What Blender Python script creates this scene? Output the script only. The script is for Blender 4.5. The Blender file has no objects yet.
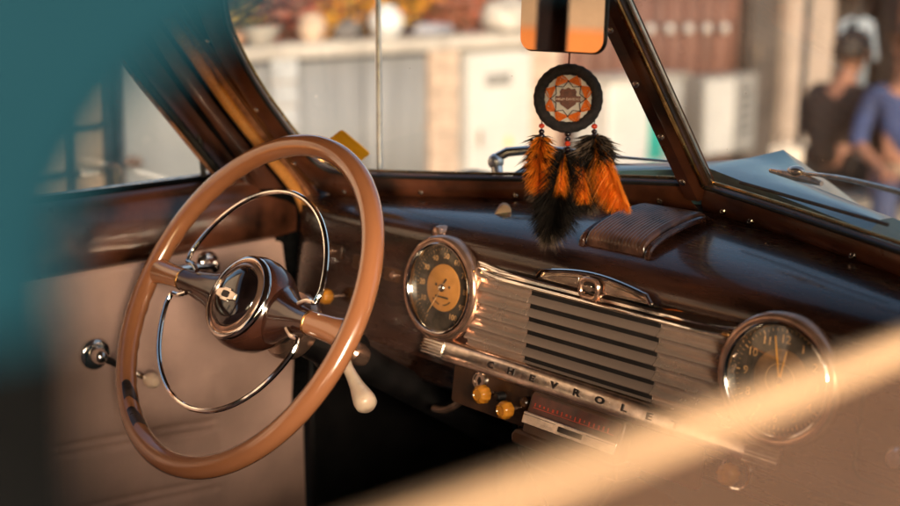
import bpy, bmesh, math, random
from mathutils import Vector, Matrix, Quaternion, noise as mnoise
random.seed(7)
ZO = 0.95            # metres from the ground under the car to the gauge centres
S = bpy.context.scene
COL = S.collection
V = Vector
PI = math.pi

# ------------------------------------------------------------------ materials
def new_mat(name):
    m = bpy.data.materials.new(name); m.use_nodes = True
    nt = m.node_tree; nt.nodes.clear()
    return m, nt, nt.nodes, nt.links

def mat(name, col, rough=.5, metal=0., coat=0., var=.12, vscale=30., bump=0., bscale=200., spec=.5, rvar=.08,
        trans=0., sub=0., stretch=None, col2=None, sheen=0.):
    m, nt, N, L = new_mat(name)
    out = N.new('ShaderNodeOutputMaterial'); b = N.new('ShaderNodeBsdfPrincipled')
    L.new(b.outputs[0], out.inputs[0])
    tc = N.new('ShaderNodeTexCoord'); mp = N.new('ShaderNodeMapping')
    if stretch: mp.inputs['Scale'].default_value = stretch
    L.new(tc.outputs['Object'], mp.inputs[0])
    n = N.new('ShaderNodeTexNoise'); n.inputs['Scale'].default_value = vscale; n.inputs['Detail'].default_value = 5
    L.new(mp.outputs[0], n.inputs['Vector'])
    r = N.new('ShaderNodeMix'); r.data_type = 'RGBA'
    c2 = col2 or tuple(max(0, c*(1-3*var)) for c in col)
    c1 = tuple(min(1, c*(1+var)) for c in col) if not col2 else col
    r.inputs['A'].default_value = (*c2, 1); r.inputs['B'].default_value = (*c1, 1)
    mr = N.new('ShaderNodeMapRange'); mr.inputs['From Min'].default_value = .32; mr.inputs['From Max'].default_value = .62
    L.new(n.outputs['Fac'], mr.inputs['Value']); L.new(mr.outputs[0], r.inputs['Factor'])
    L.new(r.outputs['Result'], b.inputs['Base Color'])
    n2 = N.new('ShaderNodeTexNoise'); n2.inputs['Scale'].default_value = vscale*2.3; n2.inputs['Detail'].default_value = 4
    L.new(mp.outputs[0], n2.inputs['Vector'])
    mr2 = N.new('ShaderNodeMapRange'); mr2.inputs['To Min'].default_value = max(.01, rough-rvar); mr2.inputs['To Max'].default_value = rough+rvar
    L.new(n2.outputs['Fac'], mr2.inputs['Value']); L.new(mr2.outputs[0], b.inputs['Roughness'])
    b.inputs['Metallic'].default_value = metal
    b.inputs['Coat Weight'].default_value = coat; b.inputs['Coat Roughness'].default_value = .10
    b.inputs['Specular IOR Level'].default_value = spec
    b.inputs['Transmission Weight'].default_value = trans
    if sheen: b.inputs['Sheen Weight'].default_value = sheen
    if sub:
        b.inputs['Subsurface Weight'].default_value = sub; b.inputs['Subsurface Radius'].default_value = (.02, .008, .003)
        b.inputs['Subsurface Scale'].default_value = .5
    if bump:
        n3 = N.new('ShaderNodeTexNoise'); n3.inputs['Scale'].default_value = bscale; n3.inputs['Detail'].default_value = 3
        L.new(mp.outputs[0], n3.inputs['Vector'])
        bp = N.new('ShaderNodeBump'); bp.inputs['Strength'].default_value = bump; bp.inputs['Distance'].default_value = .002
        L.new(n3.outputs['Fac'], bp.inputs['Height']); L.new(bp.outputs[0], b.inputs['Normal'])
    return m

def glass_mat(name, tint=(.97, .97, .95), dust=(.7, .55, .4), dust_amt=.03, specks=.0, smear=.03, refl=1.0, gloss_rough=.015, trans_dust=0.):
    """a thin sheet of glass: clear, mirror-like at grazing angles, with an uneven film of dust and a few specks"""
    m, nt, N, L = new_mat(name)
    out = N.new('ShaderNodeOutputMaterial')
    t = N.new('ShaderNodeBsdfTransparent'); t.inputs[0].default_value = (*tint, 1)
    g = N.new('ShaderNodeBsdfGlossy'); g.inputs['Roughness'].default_value = gloss_rough
    lw = N.new('ShaderNodeLayerWeight'); lw.inputs['Blend'].default_value = .5
    pw = N.new('ShaderNodeMath'); pw.operation = 'POWER'; pw.inputs[1].default_value = 4
    L.new(lw.outputs['Facing'], pw.inputs[0])
    mr = N.new('ShaderNodeMapRange'); mr.inputs['To Min'].default_value = .06*refl; mr.inputs['To Max'].default_value = .9*refl
    L.new(pw.outputs[0], mr.inputs['Value'])
    mx = N.new('ShaderNodeMixShader'); L.new(mr.outputs[0], mx.inputs[0]); L.new(t.outputs[0], mx.inputs[1]); L.new(g.outputs[0], mx.inputs[2])
    d = N.new('ShaderNodeBsdfDiffuse'); d.inputs[0].default_value = (*dust, 1)
    dd = d
    if trans_dust:
        tl = N.new('ShaderNodeBsdfTranslucent'); tl.inputs[0].default_value = (*dust, 1)
        dm = N.new('ShaderNodeMixShader'); dm.inputs[0].default_value = trans_dust
        L.new(d.outputs[0], dm.inputs[1]); L.new(tl.outputs[0], dm.inputs[2]); dd = dm
    tc = N.new('ShaderNodeTexCoord')
    n = N.new('ShaderNodeTexNoise'); n.inputs['Scale'].default_value = 5; n.inputs['Detail'].default_value = 4
    L.new(tc.outputs['Object'], n.inputs['Vector'])
    mr2 = N.new('ShaderNodeMapRange'); mr2.inputs['From Min'].default_value = .3; mr2.inputs['From Max'].default_value = .7
    mr2.inputs['To Min'].default_value = max(0, dust_amt-smear); mr2.inputs['To Max'].default_value = dust_amt+smear
    L.new(n.outputs['Fac'], mr2.inputs['Value'])
    fac = mr2.outputs[0]
    if specks:
        v = N.new('ShaderNodeTexVoronoi'); v.inputs['Scale'].default_value = 38
        L.new(tc.outputs['Object'], v.inputs['Vector'])
        lt = N.new('ShaderNodeMath'); lt.operation = 'LESS_THAN'; lt.inputs[1].default_value = .032
        L.new(v.outputs['Distance'], lt.inputs[0])
        ml = N.new('ShaderNodeMath'); ml.operation = 'MULTIPLY_ADD'; ml.inputs[1].default_value = specks
        L.new(lt.outputs[0], ml.inputs[0]); L.new(fac, ml.inputs[2]); fac = ml.outputs[0]
    mx2 = N.new('ShaderNodeMixShader'); L.new(fac, mx2.inputs[0]); L.new(mx.outputs[0], mx2.inputs[1]); L.new(dd.outputs[0], mx2.inputs[2])
    L.new(mx2.outputs[0], out.inputs[0])
    return m

def thin_mat(name, col, transl=.45, var=.15, vscale=40, rough=.6):
    """thin stuff that lets light through: feathers, leaves, petals, a sticker"""
    m, nt, N, L = new_mat(name)
    out = N.new('ShaderNodeOutputMaterial'); tc = N.new('ShaderNodeTexCoord')
    n = N.new('ShaderNodeTexNoise'); n.inputs['Scale'].default_value = vscale; n.inputs['Detail'].default_value = 4
    L.new(tc.outputs['Object'], n.inputs['Vector'])
    r = N.new('ShaderNodeMix'); r.data_type = 'RGBA'; r.inputs['A'].default_value = (*[c*(1-2*var) for c in col], 1); r.inputs['B'].default_value = (*[min(1, c*(1+var)) for c in col], 1)
    L.new(n.outputs['Fac'], r.inputs['Factor'])
    b = N.new('ShaderNodeBsdfPrincipled'); b.inputs['Roughness'].default_value = rough; L.new(r.outputs['Result'], b.inputs['Base Color'])
    t = N.new('ShaderNodeBsdfTranslucent'); L.new(r.outputs['Result'], t.inputs[0])
    mx = N.new('ShaderNodeMixShader'); mx.inputs[0].default_value = transl
    L.new(b.outputs[0], mx.inputs[1]); L.new(t.outputs[0], mx.inputs[2]); L.new(mx.outputs[0], out.inputs[0])
    return m
K = {}
K['dash'] = mat('dark_brown_lacquer', (.027, .0098, .0056), .28, coat=.6, var=.25, vscale=9, rvar=.10, stretch=(1, 5, 5), bump=.05, bscale=10)
K['garnish'] = mat('brown_moulding_paint', (.105, .034, .016), .30, coat=.5, var=.3, vscale=14, rvar=.07, bump=.05, bscale=60)
K['pillarbrown'] = mat('pillar_brown_paint', (.10, .034, .018), .36, coat=.35, var=.25, vscale=11, rvar=.08)
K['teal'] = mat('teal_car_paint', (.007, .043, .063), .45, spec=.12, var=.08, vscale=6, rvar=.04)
K['hoodteal'] = mat('sky_lit_teal_paint', (.125, .285, .335), .36, coat=.4, var=.08, vscale=9, rvar=.08)  # the car's teal made paler, sky reflection put into the colour
K['chrome'] = mat('chrome', (.86, .80, .74), .09, metal=1, var=.04, vscale=60, rvar=.05)
K['wornchrome'] = mat('worn_chrome', (.90, .76, .64), .22, metal=1, var=.10, vscale=80, rvar=.10, bump=.05, bscale=150)
K['nickel'] = mat('copper_toned_bezel', (.50, .30, .215), .22, metal=.85, coat=.3, var=.12, vscale=50)
K['grille'] = mat('grille_enamel', (.66, .49, .39), .26, metal=.75, var=.025, vscale=25, rvar=.05)
K['louvre'] = mat('louvre_enamel', (.25, .185, .15), .30, metal=.4, var=.01, vscale=8, rvar=.0)
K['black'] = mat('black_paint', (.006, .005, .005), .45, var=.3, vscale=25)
K['rubber'] = mat('black_rubber', (.012, .011, .010), .55, var=.3, vscale=60, bump=.1, bscale=300)
K['pad'] = mat('ribbed_rubber_pad', (.075, .034, .022), .30, coat=.4, var=.25, vscale=40)
K['rim'] = mat('tan_bakelite', (.36, .140, .060), .20, coat=1., var=.02, vscale=5, rvar=.015)
K['darkpatch'] = mat('dark_brown_patch', (.05, .030, .022), .3, var=.3, vscale=60, coat=.4)
K['hub'] = mat('hub_bakelite', (.050, .017, .010), .20, coat=.7, var=.2, vscale=20)
K['button'] = mat('horn_button_enamel', (.010, .006, .006), .10, coat=1, var=.2, vscale=30)
K['satin'] = mat('satin_aluminium', (.82, .84, .86), .33, metal=.85, var=.06, vscale=60)
K['brass'] = mat('brass', (.62, .34, .12), .25, metal=1, var=.15, vscale=60)
K['cream'] = mat('ivory_plastic', (.78, .58, .42), .30, coat=.4, var=.05, vscale=30, sub=.25)
K['vinyl'] = mat('rose_tan_vinyl', (.62, .395, .315), .55, var=.09, vscale=7, rvar=.07, bump=.22, bscale=420)
K['vinylseam'] = mat('vinyl_piping', (.27, .13, .095), .5, var=.12, vscale=20, bump=.1)
K['carpet'] = mat('black_carpet', (.022, .016, .012), .95, var=.4, vscale=200, bump=.5, bscale=500)
K['liner'] = mat('tan_headlining', (.26, .17, .11), .9, var=.1, vscale=30, bump=.2, bscale=500)
K['dial'] = mat('dial_black', (.050, .036, .026), .55, var=.2, vscale=80)
K['amber'] = mat('dial_amber', (.56, .235, .055), .5, var=.05, vscale=60)
K['dimamber'] = mat('dim_dial_amber', (.26, .13, .055), .5, var=.15, vscale=60)
K['dialink'] = mat('dial_ink', (.70, .38, .16), .6, var=.2, vscale=90)
K['hand'] = mat('hand_orange', (.85, .36, .03), .5, var=.05)
K['amberknob'] = mat('amber_plastic', (.58, .225, .022), .25, coat=.5, var=.12, vscale=60, sub=.3)
K['letter'] = mat('letter_enamel', (.018, .010, .008), .5, var=.2)
K['gaugeglass'] = glass_mat('gauge_glass', dust_amt=.015, smear=.015, dust=(.7, .5, .35))
K['ws'] = glass_mat('windshield_glass', tint=(.95, .95, .93), dust=(.75, .62, .5), dust_amt=.042, smear=.025, specks=.5, refl=.75)
K['wshazy'] = glass_mat('hazy_windshield_glass', tint=(.95, .95, .93), dust=(.85, .66, .50), dust_amt=.15, smear=.04, specks=.5, refl=.75)
K['sideglass'] = glass_mat('door_glass', tint=(.90, .89, .86), dust=(.8, .7, .6), dust_amt=.05, smear=.04, specks=.3, refl=.9)
K['dustyglass'] = glass_mat('dusty_door_glass', tint=(.93, .90, .86), dust=(.72, .40, .25), dust_amt=.108, smear=.03, refl=.5)
K['edge'] = mat('tan_window_channel', (.66, .42, .24), .6, var=.06, vscale=14)
K['mirror'] = mat('mirror_silver', (.44, .40, .37), .015, metal=1, var=.02, rvar=.005)
K['windlace'] = mat('golden_windlace', (.80, .34, .085), .26, var=.06, vscale=300, bump=.25, bscale=500, coat=.5)
K['tanlace'] = mat('tan_welt', (.40, .18, .09), .5, var=.15, vscale=90, bump=.2)
K['felt'] = mat('black_felt', (.004, .004, .004), .9, var=.3, vscale=120, bump=.3, bscale=600, spec=.08)
K['dialred'] = mat('red_dial_face', (.085, .020, .011), .35, var=.2, vscale=60, coat=.4)
K['redmark'] = mat('red_mark', (.50, .05, .02), .4, var=.1)
K['skirt'] = mat('lower_dash_brown', (.060, .024, .010), .35, coat=.3, var=.2, vscale=20)
K['cordblack'] = mat('black_suede', (.012, .008, .009), .8, var=.3, vscale=250, bump=.6, bscale=900)
K['thread'] = thin_mat('orange_thread', (.95, .22, .02), .35, vscale=300)
K['darkthread'] = mat('black_thread', (.015, .012, .012), .7)
K['disc'] = thin_mat('cream_disc', (.86, .80, .70), .55, var=.03)
K['shield'] = mat('brown_emblem', (.14, .04, .022), .6, var=.15, vscale=200)
K['shieldtext'] = mat('pale_ink', (.72, .58, .48), .6)
K['redbead'] = mat('red_bead', (.60, .045, .015), .15, coat=.7, var=.06)
K['darkbead'] = mat('dark_bead', (.012, .007, .010), .15, coat=.7)
K['featherorange'] = thin_mat('orange_feather', (.92, .27, .010), .5, vscale=90)
K['featherblack'] = mat('black_feather', (.010, .007, .005), .8, var=.3, vscale=90, spec=.15)
K['feathergrey'] = thin_mat('smoky_feather_tips', (.20, .14, .095), .4, vscale=120)

# ------------------------------------------------------------------ geometry helpers
class Frame:
    def __init__(s, o=(0, 0, 0), ex=(1, 0, 0), ey=(0, 1, 0), ez=(0, 0, 1)):
        s.o, s.ex, s.ey, s.ez = V(o), V(ex), V(ey), V(ez)
    def __call__(s, p): return s.o + s.ex*p[0] + s.ey*p[1] + s.ez*p[2]
    def at(s, p): return Frame(s(p), s.ex, s.ey, s.ez)
    def rot(s, axis, a):
        ax = (s.ex*axis[0] + s.ey*axis[1] + s.ez*axis[2]).normalized(); q = Quaternion(ax, a)
        return Frame(s.o, q @ s.ex, q @ s.ey, q @ s.ez)
ID = Frame()

class M:
    def __init__(s, F=ID): s.bm = bmesh.new(); s.F = F
    def v(s, p): return s.bm.verts.new(s.F(p))
    def face(s, vs):
        try: return s.bm.faces.new(vs)
        except ValueError: return None
    def box(s, a, b):
        x0, y0, z0 = a; x1, y1, z1 = b
        c = [s.v(p) for p in ((x0,y0,z0),(x1,y0,z0),(x1,y1,z0),(x0,y1,z0),(x0,y0,z1),(x1,y0,z1),(x1,y1,z1),(x0,y1,z1))]
        for f in ((0,3,2,1),(4,5,6,7),(0,1,5,4),(1,2,6,5),(2,3,7,6),(3,0,4,7)): s.face([c[i] for i in f])
        return s
    def prism(s, poly, z0, z1):
        A = [s.v((p[0], p[1], z0)) for p in poly]; B = [s.v((p[0], p[1], z1)) for p in poly]
        s.face(A[::-1]); s.face(B)
        for i in range(len(poly)):
            j = (i+1) % len(poly); s.face([A[i], A[j], B[j], B[i]])
        return s
    def grid(s, rows, close_u=False, close_v=False):
        g = [[s.v(p) for p in r] for r in rows]
        nu, nv = len(g), len(g[0])
        for i in range(nu if close_u else nu-1):
            for j in range(nv if close_v else nv-1):
                s.face([g[i][j], g[(i+1) % nu][j], g[(i+1) % nu][(j+1) % nv], g[i][(j+1) % nv]])
        return g
    def lathe(s, prof, seg=48, cap0=False, cap1=False, a0=0, a1=2*PI):
        full = abs(a1-a0-2*PI) < 1e-6
        n = seg if full else seg+1
        rows = [[(r*math.cos(a0+(a1-a0)*k/seg), r*math.sin(a0+(a1-a0)*k/seg), z) for r, z in prof] for k in range(n)]
        g = s.grid(rows, close_u=full)
        if cap0: s.face([r[0] for r in g][::-1])
        if cap1: s.face([r[-1] for r in g])
        return s
    def disc(s, r, z, seg=48, cx=0, cy=0):
        s.face([s.v((cx+r*math.cos(2*PI*k/seg), cy+r*math.sin(2*PI*k/seg), z)) for k in range(seg)]); return s
    def tube(s, pts, r, seg=10, closed=False, cap=True, flat=1.0, up=None):
        """a round (or flattened) bar along a path given in the frame"""
        P = [s.F(p) for p in pts]; n = len(P)
        R = r if isinstance(r, (list, tuple)) else [r]*n
        rings = []; prevN = V(up) if up else None
        for i in range(n):
            a = P[(i-1) % n] if (closed or i > 0) else P[i]; b = P[(i+1) % n] if (closed or i < n-1) else P[i]
            T = (b-a).normalized()
            if prevN is None:
                prevN = T.orthogonal().normalized()
            Nn = prevN - T*prevN.dot(T)
            if Nn.length < 1e-6: Nn = T.orthogonal()
            Nn.normalize(); prevN = Nn; B = T.cross(Nn)
            rings.append([s.bm.verts.new(P[i] + (Nn*math.cos(2*PI*k/seg)*flat + B*math.sin(2*PI*k/seg))*R[i]) for k in range(seg)])
        for i in range(n if closed else n-1):
            A, Bq = rings[i], rings[(i+1) % n]
            for k in range(seg): s.face([A[k], A[(k+1) % seg], Bq[(k+1) % seg], Bq[k]])
        if cap and not closed: s.face(rings[0][::-1]); s.face(rings[-1])
        return s
    def ball(s, c, r, u=14, w=9, sc=(1, 1, 1)):
        rows = []
        for i in range(1, w):
            t = PI*i/w
            rows.append([(c[0]+r*sc[0]*math.sin(t)*math.cos(2*PI*k/u), c[1]+r*sc[1]*math.sin(t)*math.sin(2*PI*k/u), c[2]+r*sc[2]*math.cos(t)) for k in range(u)])
        g = s.grid(rows, close_v=True)
        a = s.v((c[0], c[1], c[2]+r*sc[2])); b = s.v((c[0], c[1], c[2]-r*sc[2]))
        for k in range(u): s.face([a, g[0][k], g[0][(k+1) % u]]); s.face([b, g[-1][(k+1) % u], g[-1][k]])
        return s
    def ringplate(s, inner, outer, z0, z1):
        n = len(inner)
        a = [s.v((*p, z0)) for p in inner]; b = [s.v((*p, z1)) for p in inner]
        c = [s.v((*p, z0)) for p in outer]; d = [s.v((*p, z1)) for p in outer]
        for i in range(n):
            j = (i+1) % n
            s.face([b[i], b[j], d[j], d[i]]); s.face([a[i], c[i], c[j], a[j]])
            s.face([a[i], a[j], b[j], b[i]]); s.face([c[i], d[i], d[j], c[j]])
        return s
    def text(s, txt, size, depth=.0006, bold=0.):
        cu = bpy.data.curves.new('lettering_curve', 'FONT'); cu.body = txt; cu.size = size; cu.extrude = depth; cu.offset = bold; cu.resolution_u = 3
        cu.align_x = 'CENTER'; cu.align_y = 'CENTER'
        o = bpy.data.objects.new('lettering_curve', cu); COL.objects.link(o)
        bpy.context.view_layer.update()
        dg = bpy.context.evaluated_depsgraph_get()
        me = bpy.data.meshes.new_from_object(o.evaluated_get(dg))
        vs = [s.v(v.co) for v in me.vertices]
        for p in me.polygons: s.face([vs[i] for i in p.vertices])
        bpy.data.objects.remove(o); bpy.data.curves.remove(cu); bpy.data.meshes.remove(me)
        return s

ROOTLOC = {}
def build(name, m, material, parent=None, loc=None, sharp=35, bevel=0, bseg=2, solid=0, weld=True):
    if weld: bmesh.ops.remove_doubles(m.bm, verts=m.bm.verts, dist=1e-6)
    bmesh.ops.recalc_face_normals(m.bm, faces=m.bm.faces)
    L = ROOTLOC[parent.name] if parent else V(loc or (0, 0, 0))     # in dashboard coordinates
    for v in m.bm.verts: v.co = v.co - L
    me = bpy.data.meshes.new(name); m.bm.to_mesh(me); m.bm.free()
    for mm in (material if isinstance(material, (list, tuple)) else [material]): me.materials.append(mm)
    me.shade_smooth(); me.set_sharp_from_angle(angle=math.radians(sharp))
    o = bpy.data.objects.new(name, me); COL.objects.link(o)
    if parent: o.parent = parent; 
    else: o.location = L + V((0, 0, ZO))
    ROOTLOC[o.name] = L
    if solid:
        md = o.modifiers.new('thickness', 'SOLIDIFY'); md.thickness = solid; md.offset = 0
    if bevel:
        md = o.modifiers.new('bevel', 'BEVEL'); md.width = bevel; md.segments = bseg; md.limit_method = 'ANGLE'; md.angle_limit = math.radians(40)
    return o

def tag(o, label, cat, group=None, kind='thing'):
    o['label'] = label; o['category'] = cat
    if group: o['group'] = group
    if kind: o['kind'] = kind
    return o
def thing(name, label, cat, loc, group=None):
    o = bpy.data.objects.new(name, None); COL.objects.link(o); o.empty_display_size = .1
    o.location = V(loc) + V((0, 0, ZO)); ROOTLOC[o.name] = V(loc)
    return tag(o, label, cat, group)
def structure(o): o['kind'] = 'structure'; return o

def catmull(pts, n=6, closed=False):
    P = [V(p) for p in pts]; out = []; N_ = len(P)
    for i in range(N_ if closed else N_-1):
        g = (lambda k: P[k % N_]) if closed else (lambda k: P[min(max(k, 0), N_-1)])
        a, b, c, d = g(i-1), g(i), g(i+1), g(i+2)
        for k in range(n):
            t = k/n
            out.append(.5*((2*b)+(c-a)*t+(2*a-5*b+4*c-d)*t*t+(3*b-a-3*c+d)*t**3))
    if not closed: out.append(P[-1])
    return out
def rrect(w, h, r, n=6, cx=0, cy=0):
    out = []
    for sx, sy, a in ((1, 1, 0), (-1, 1, PI/2), (-1, -1, PI), (1, -1, 1.5*PI)):
        for k in range(n+1):
            t = a+PI/2*k/n; out.append((cx+sx*(w/2-r)+r*math.cos(t), cy+sy*(h/2-r)+r*math.sin(t)))
    return out

# ================================================================== THE CAR
car = thing('vintage_car', 'teal vintage car with brown dashboard, tan steering wheel and chrome trim', 'car', (0, 0, -ZO))

TILT = .1335
D = Frame((0, 0, 0), (1, 0, 0), (0, math.sin(TILT), math.cos(TILT)), (0, -math.cos(TILT), math.sin(TILT)))   # x, up the dash face, out of it

# ---------------- dashboard: one lofted shell
def crown(x): return max(.15, 1-.78*(abs(x)/.6)**2)
def dash_profile(x):
    k = crown(x)
    top = D((0, .060, 0))
    P = [(.075, -.150), (.012, -.150), (.004, -.140), (.000, -.112)]
    P += [tuple(D((0, h, 0)))[1:] for h in (-.104, -.03, .03, .052, .060)]
    y0, z0 = top.y, top.z
    curve = [(.004, .0085), (.012, .018), (.024, .0270), (.040, .0345), (.060, .0405), (.085, .0455), (.115, .0500), (.150, .0535), (.185, .0555), (.225, .0565)]
    P += [(y0+dy, z0+dz*(.35+.65*k) if dy < .05 else z0+dz*(.2+.8*k)) for dy, dz in curve]
    return P
m = M()
xs = [-.66+1.32*i/66 for i in range(67)]
rows = []
for x in xs:
    pr = dash_profile(x)
    e = max(0, (abs(x)-.53)/.13)
    rows.append([(x, y+.05*e*e, z) for y, z in pr])
m.grid(rows)
dash = build('dashboard', m, K['dash'], car, sharp=60)

# lower edge under the name strip (knob rail)
m = M(D); m.prism(rrect(.40, .052, .006, 3, -.02, -.121), .001, .006); build('knob_rail', m, K['skirt'], dash, bevel=.001)

# ribbed rubber pad in the middle of the dash top
path = catmull([(.038, .086, 0), (.0375, .099, 0), (.046, .1085, 0), (.070, .1175, 0), (.105, .1245, 0), (.140, .1275, 0), (.158, .124, 0), (.162, .117, 0)], 5)
m = M(); rows = []
NR = 18; W = .047
prof = []
for i in range(NR*6+1):
    u = i/(NR*6); x = -W+2*W*u
    prof.append((x, .0011*abs(math.sin(PI*u*NR))**.7*(1 if .03 < u < .97 else .2) - (.012*((abs(x)-.041)/.006)**2 if abs(x) > .041 else 0)))
for q in path: rows.append([(x, q.x-.3*h, q.y+h) for x, h in prof])
m.grid(rows)
pad = build('dash_pad', m, K['pad'], car, sharp=70)
for s in (-1, 1):
    m = M(); m.tube([(s*.0505, q.x, q.y-.0075) for q in path], .0042, 8); build('pad_welt', m, K['dash'], pad)

# ---------------- instruments
def numerals(m, Fg, items, R, size, upright=True):
    for txt, a in items:
        f = Fg.at((R*math.cos(a), R*math.sin(a), 0))
        mm = M(f); mm.text(txt, size, .0002)
        for fc in mm.bm.faces: m.face([m.bm.verts.new(v.co) for v in fc.verts])
        mm.bm.free()
def gauge(name, x, kind):
    F = D.at((x, 0, 0))
    m = M(F); m.lathe([(.0655, -.006), (.0715, -.004), (.0722, .006), (.0712, .0115), (.0685, .0150), (.0650, .0162), (.0622, .0150)], 96)
    g = build(name, m, K['nickel'], car, sharp=50)
    m = M(F); m.lathe([(.0622, .0150), (.0605, .0165), (.0585, .0158), (.0572, .0125), (.0562, .0060), (.0555, .0020)], 96)
    build('bezel_ring', m, K['chrome'], g, sharp=60)
    m = M(F); m.lathe([(.0001, .0022), (.020, .0022), (.040, .0022), (.0562, .0022)], 64); build('dial_face', m, K['dial'], g)
    m = M(F); m.lathe([(.0001, .0042), (.0305, .0042), (.0318, .0036), (.0322, .0023)], 64); build('dial_centre', m, K['amber'] if kind == 'speed' else K['dimamber'], g)
    ink = M(F); f2 = F.at((0, 0, .0027))
    if kind == 'speed':
        a = lambda v: math.radians(238-296*v/100)
        numerals(ink, f2, [(str(v), a(v)) for v in range(10, 101, 10)], .0432, .0108)
        for v in range(0, 101, 2):
            t = a(v); r0 = .0495 if v % 10 == 0 else .0512
            q = F.at((0, 0, .0025)).rot((0, 0, 1), t); mm = M(q); w = .0005 if v % 10 == 0 else .0003
            vs = [ink.bm.verts.new(q(p)) for p in ((r0, -w, 0), (.0540, -w, 0), (.0540, w, 0), (r0, w, 0))]; ink.face(vs); mm.bm.free()
    else:
        a = lambda v: math.radians(90-30*v)
        numerals(ink, f2, [(str(v), a(v)) for v in range(1, 13)], .0425, .0125)
        for v in range(60):
            t = math.radians(6*v); r0 = .0495 if v % 5 == 0 else .0510
            q = F.at((0, 0, .0025)).rot((0, 0, 1), t); w = .0006 if v % 5 == 0 else .0003
            vs = [ink.bm.verts.new(q(p)) for p in ((r0, -w, 0), (.0540, -w, 0), (.0540, w, 0), (r0, w, 0))]; ink.face(vs)
    build('dial_markings', ink, K['dialink'], g, weld=False)
    if kind == 'speed':
        m = M(F.at((0, 0, .0044)))                 # little fuel and amp arcs and lettering bars on the amber centre
        for s in (-1, 1):
            for k in range(9):
                t = math.radians(-90+s*(12+k*4)); r = .0235
                m.box((r*math.cos(t)-.0012, r*math.sin(t)-.0007, 0), (r*math.cos(t)+.0012, r*math.sin(t)+.0007, .0003))
        m.prism(rrect(.026, .0026, .0012, 3, 0, -.0125), 0, .0004)
        m.disc(.0022, .0004, 12, -.013, .003); m.disc(.0022, .0004, 12, .013, .003)
        m.tube([(0, .004, .0004), (.006, .013, .0008)], .0012, 6)
        build('small_dial_markings', m, K['dial'], g)
        m = M(F.rot((0, 0, 1), math.radians(238)));  m.prism([(-.008, -.0012), (.045, -.0004), (.045, .0004), (-.008, .0012)], .0058, .0064)
        build('needle', m, K['dialink'], g)
        m = M(F); m.lathe([(.0058, .0042), (.0058, .0062), (.0045, .0082), (.0022, .0092), (.0001, .0095)], 24); build('needle_cap', m, K['chrome'], g)
    else:
        for ang, ln, w, z in ((103, .046, .0011, .0062), (82, .031, .0014, .0054)):
            m = M(F.rot((0, 0, 1), math.radians(ang))); m.prism([(-.010, -w*.7), (0, -w), (ln, -.0005), (ln, .0005), (0, w), (-.010, w*.7)], z, z+.0005)
            build('hand', m, K['hand'], g)
        m = M(F); m.lathe([(.0035, .0042), (.0035, .0075), (.0015, .0082), (.0001, .0083)], 20); build('hand_cap', m, K['brass'], g)
        m = M(F.at((0, 0, .0044))); m.lathe([(.0165, 0), (.0165, .0003), (.0172, .0003), (.0172, 0)], 48); build('small_dial_ring', m, K['dialink'], g)
    m = M(F); m.lathe([(.0001, .0128), (.020, .0123), (.040, .0108), (.0575, .0085)], 64); build('gauge_glass', m, K['gaugeglass'], g)
    return g
sp = gauge('speedometer', -.259, 'speed')
ck = gauge('dash_clock', .259, 'clock')

# ---------------- speaker grille between the gauges
m = M(D); PITCH = .01675; TOP = .0345
rows = []
for x in (-.2195, -.1008): pass
def ribprofile():
    P = [(TOP, .0015)]
    for k in range(8):
        h = TOP+.003-k*PITCH
        if h > TOP: P = []
        P += [(h, .0008), (h-.0008, .0024), (h-.0070, .0078), (h-.0088, .0088), (h-.0104, .0078), (h-.0108, .0016), (h-PITCH+.0006, .0004)]
    P = [p for p in P if p[0] > -.0872]
    P += [(-.0875, .0015)]
    return P
RP = ribprofile(); SIDE = []
for s in (-1, 1):
    xs = [s*.1004, s*.1008] + [s*(.1018+(.2055-.1018)*i/6) for i in range(1, 7)]
    m = M(D); m.grid([[(x, h, (o if i else .0015)) for h, o in RP] for i, x in enumerate(xs)])
    SIDE.append(m)
m = M(D); m.box((-.101, -.088, .0006), (.101, TOP, .0012)); gr = build('speaker_grille', m, K['black'], car)
for m in SIDE: build('ribbed_panel', m, K['grille'], gr, sharp=28)
for k in range(8):
    h = TOP+.003-k*PITCH
    m = M(D)
    prof = [(h, .0012), (h-.0008, .0030), (h-.0076, .0072), (h-.0090, .0078), (h-.0100, .0070), (h-.0104, .0012)]
    prof = [(max(-.0872, a), b) for a, b in prof]
    m.grid([[(x, a, b) for a, b in prof] for x in (-.1004, -.05, 0, .05, .1004)])
    build('louvre', m, K['louvre'], gr, sharp=40)
# chrome bar over the grille with its crest
m = M(D); prof = [(.0290, .001), (.0292, .0110), (.0305, .0132), (.0335, .0130), (.0365, .0112), (.0375, .0098), (.0385, .0105), (.0400, .0122), (.0440, .0108), (.0470, .0080), (.0478, .001)]
m.grid([[(x, a, b*(1 if abs(x) < .197 else .3)) for a, b in prof] for x in (-.1995, -.197, -.15, -.1, -.05, 0, .05, .1, .15, .197, .1995)])
tt = build('top_chrome_bar', m, K['chrome'], car, sharp=40)
arch = [(-.088, .0465), (-.080, .0555)] + [(-.074+.148*i/14, .0560+.0085*math.sin(PI*i/14)) for i in range(15)] + [(.080, .0555), (.088, .0465)]
m = M(D); m.tube([(x, h, .0085) for x, h in arch], .0032, 10); build('crest_arch', m, K['chrome'], tt)
m = M(D); m.prism(arch, .002, .0072); build('crest_panel', m, K['wornchrome'], tt, bevel=.001)
for s in (-1, 1):
    m = M(D); m.prism([(s*.020, .0470), (s*.082, .0480), (s*.060, .0545), (s*.020, .0585)], .0070, .0105); build('crest_wing', m, K['wornchrome'], tt, bevel=.0012)
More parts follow.
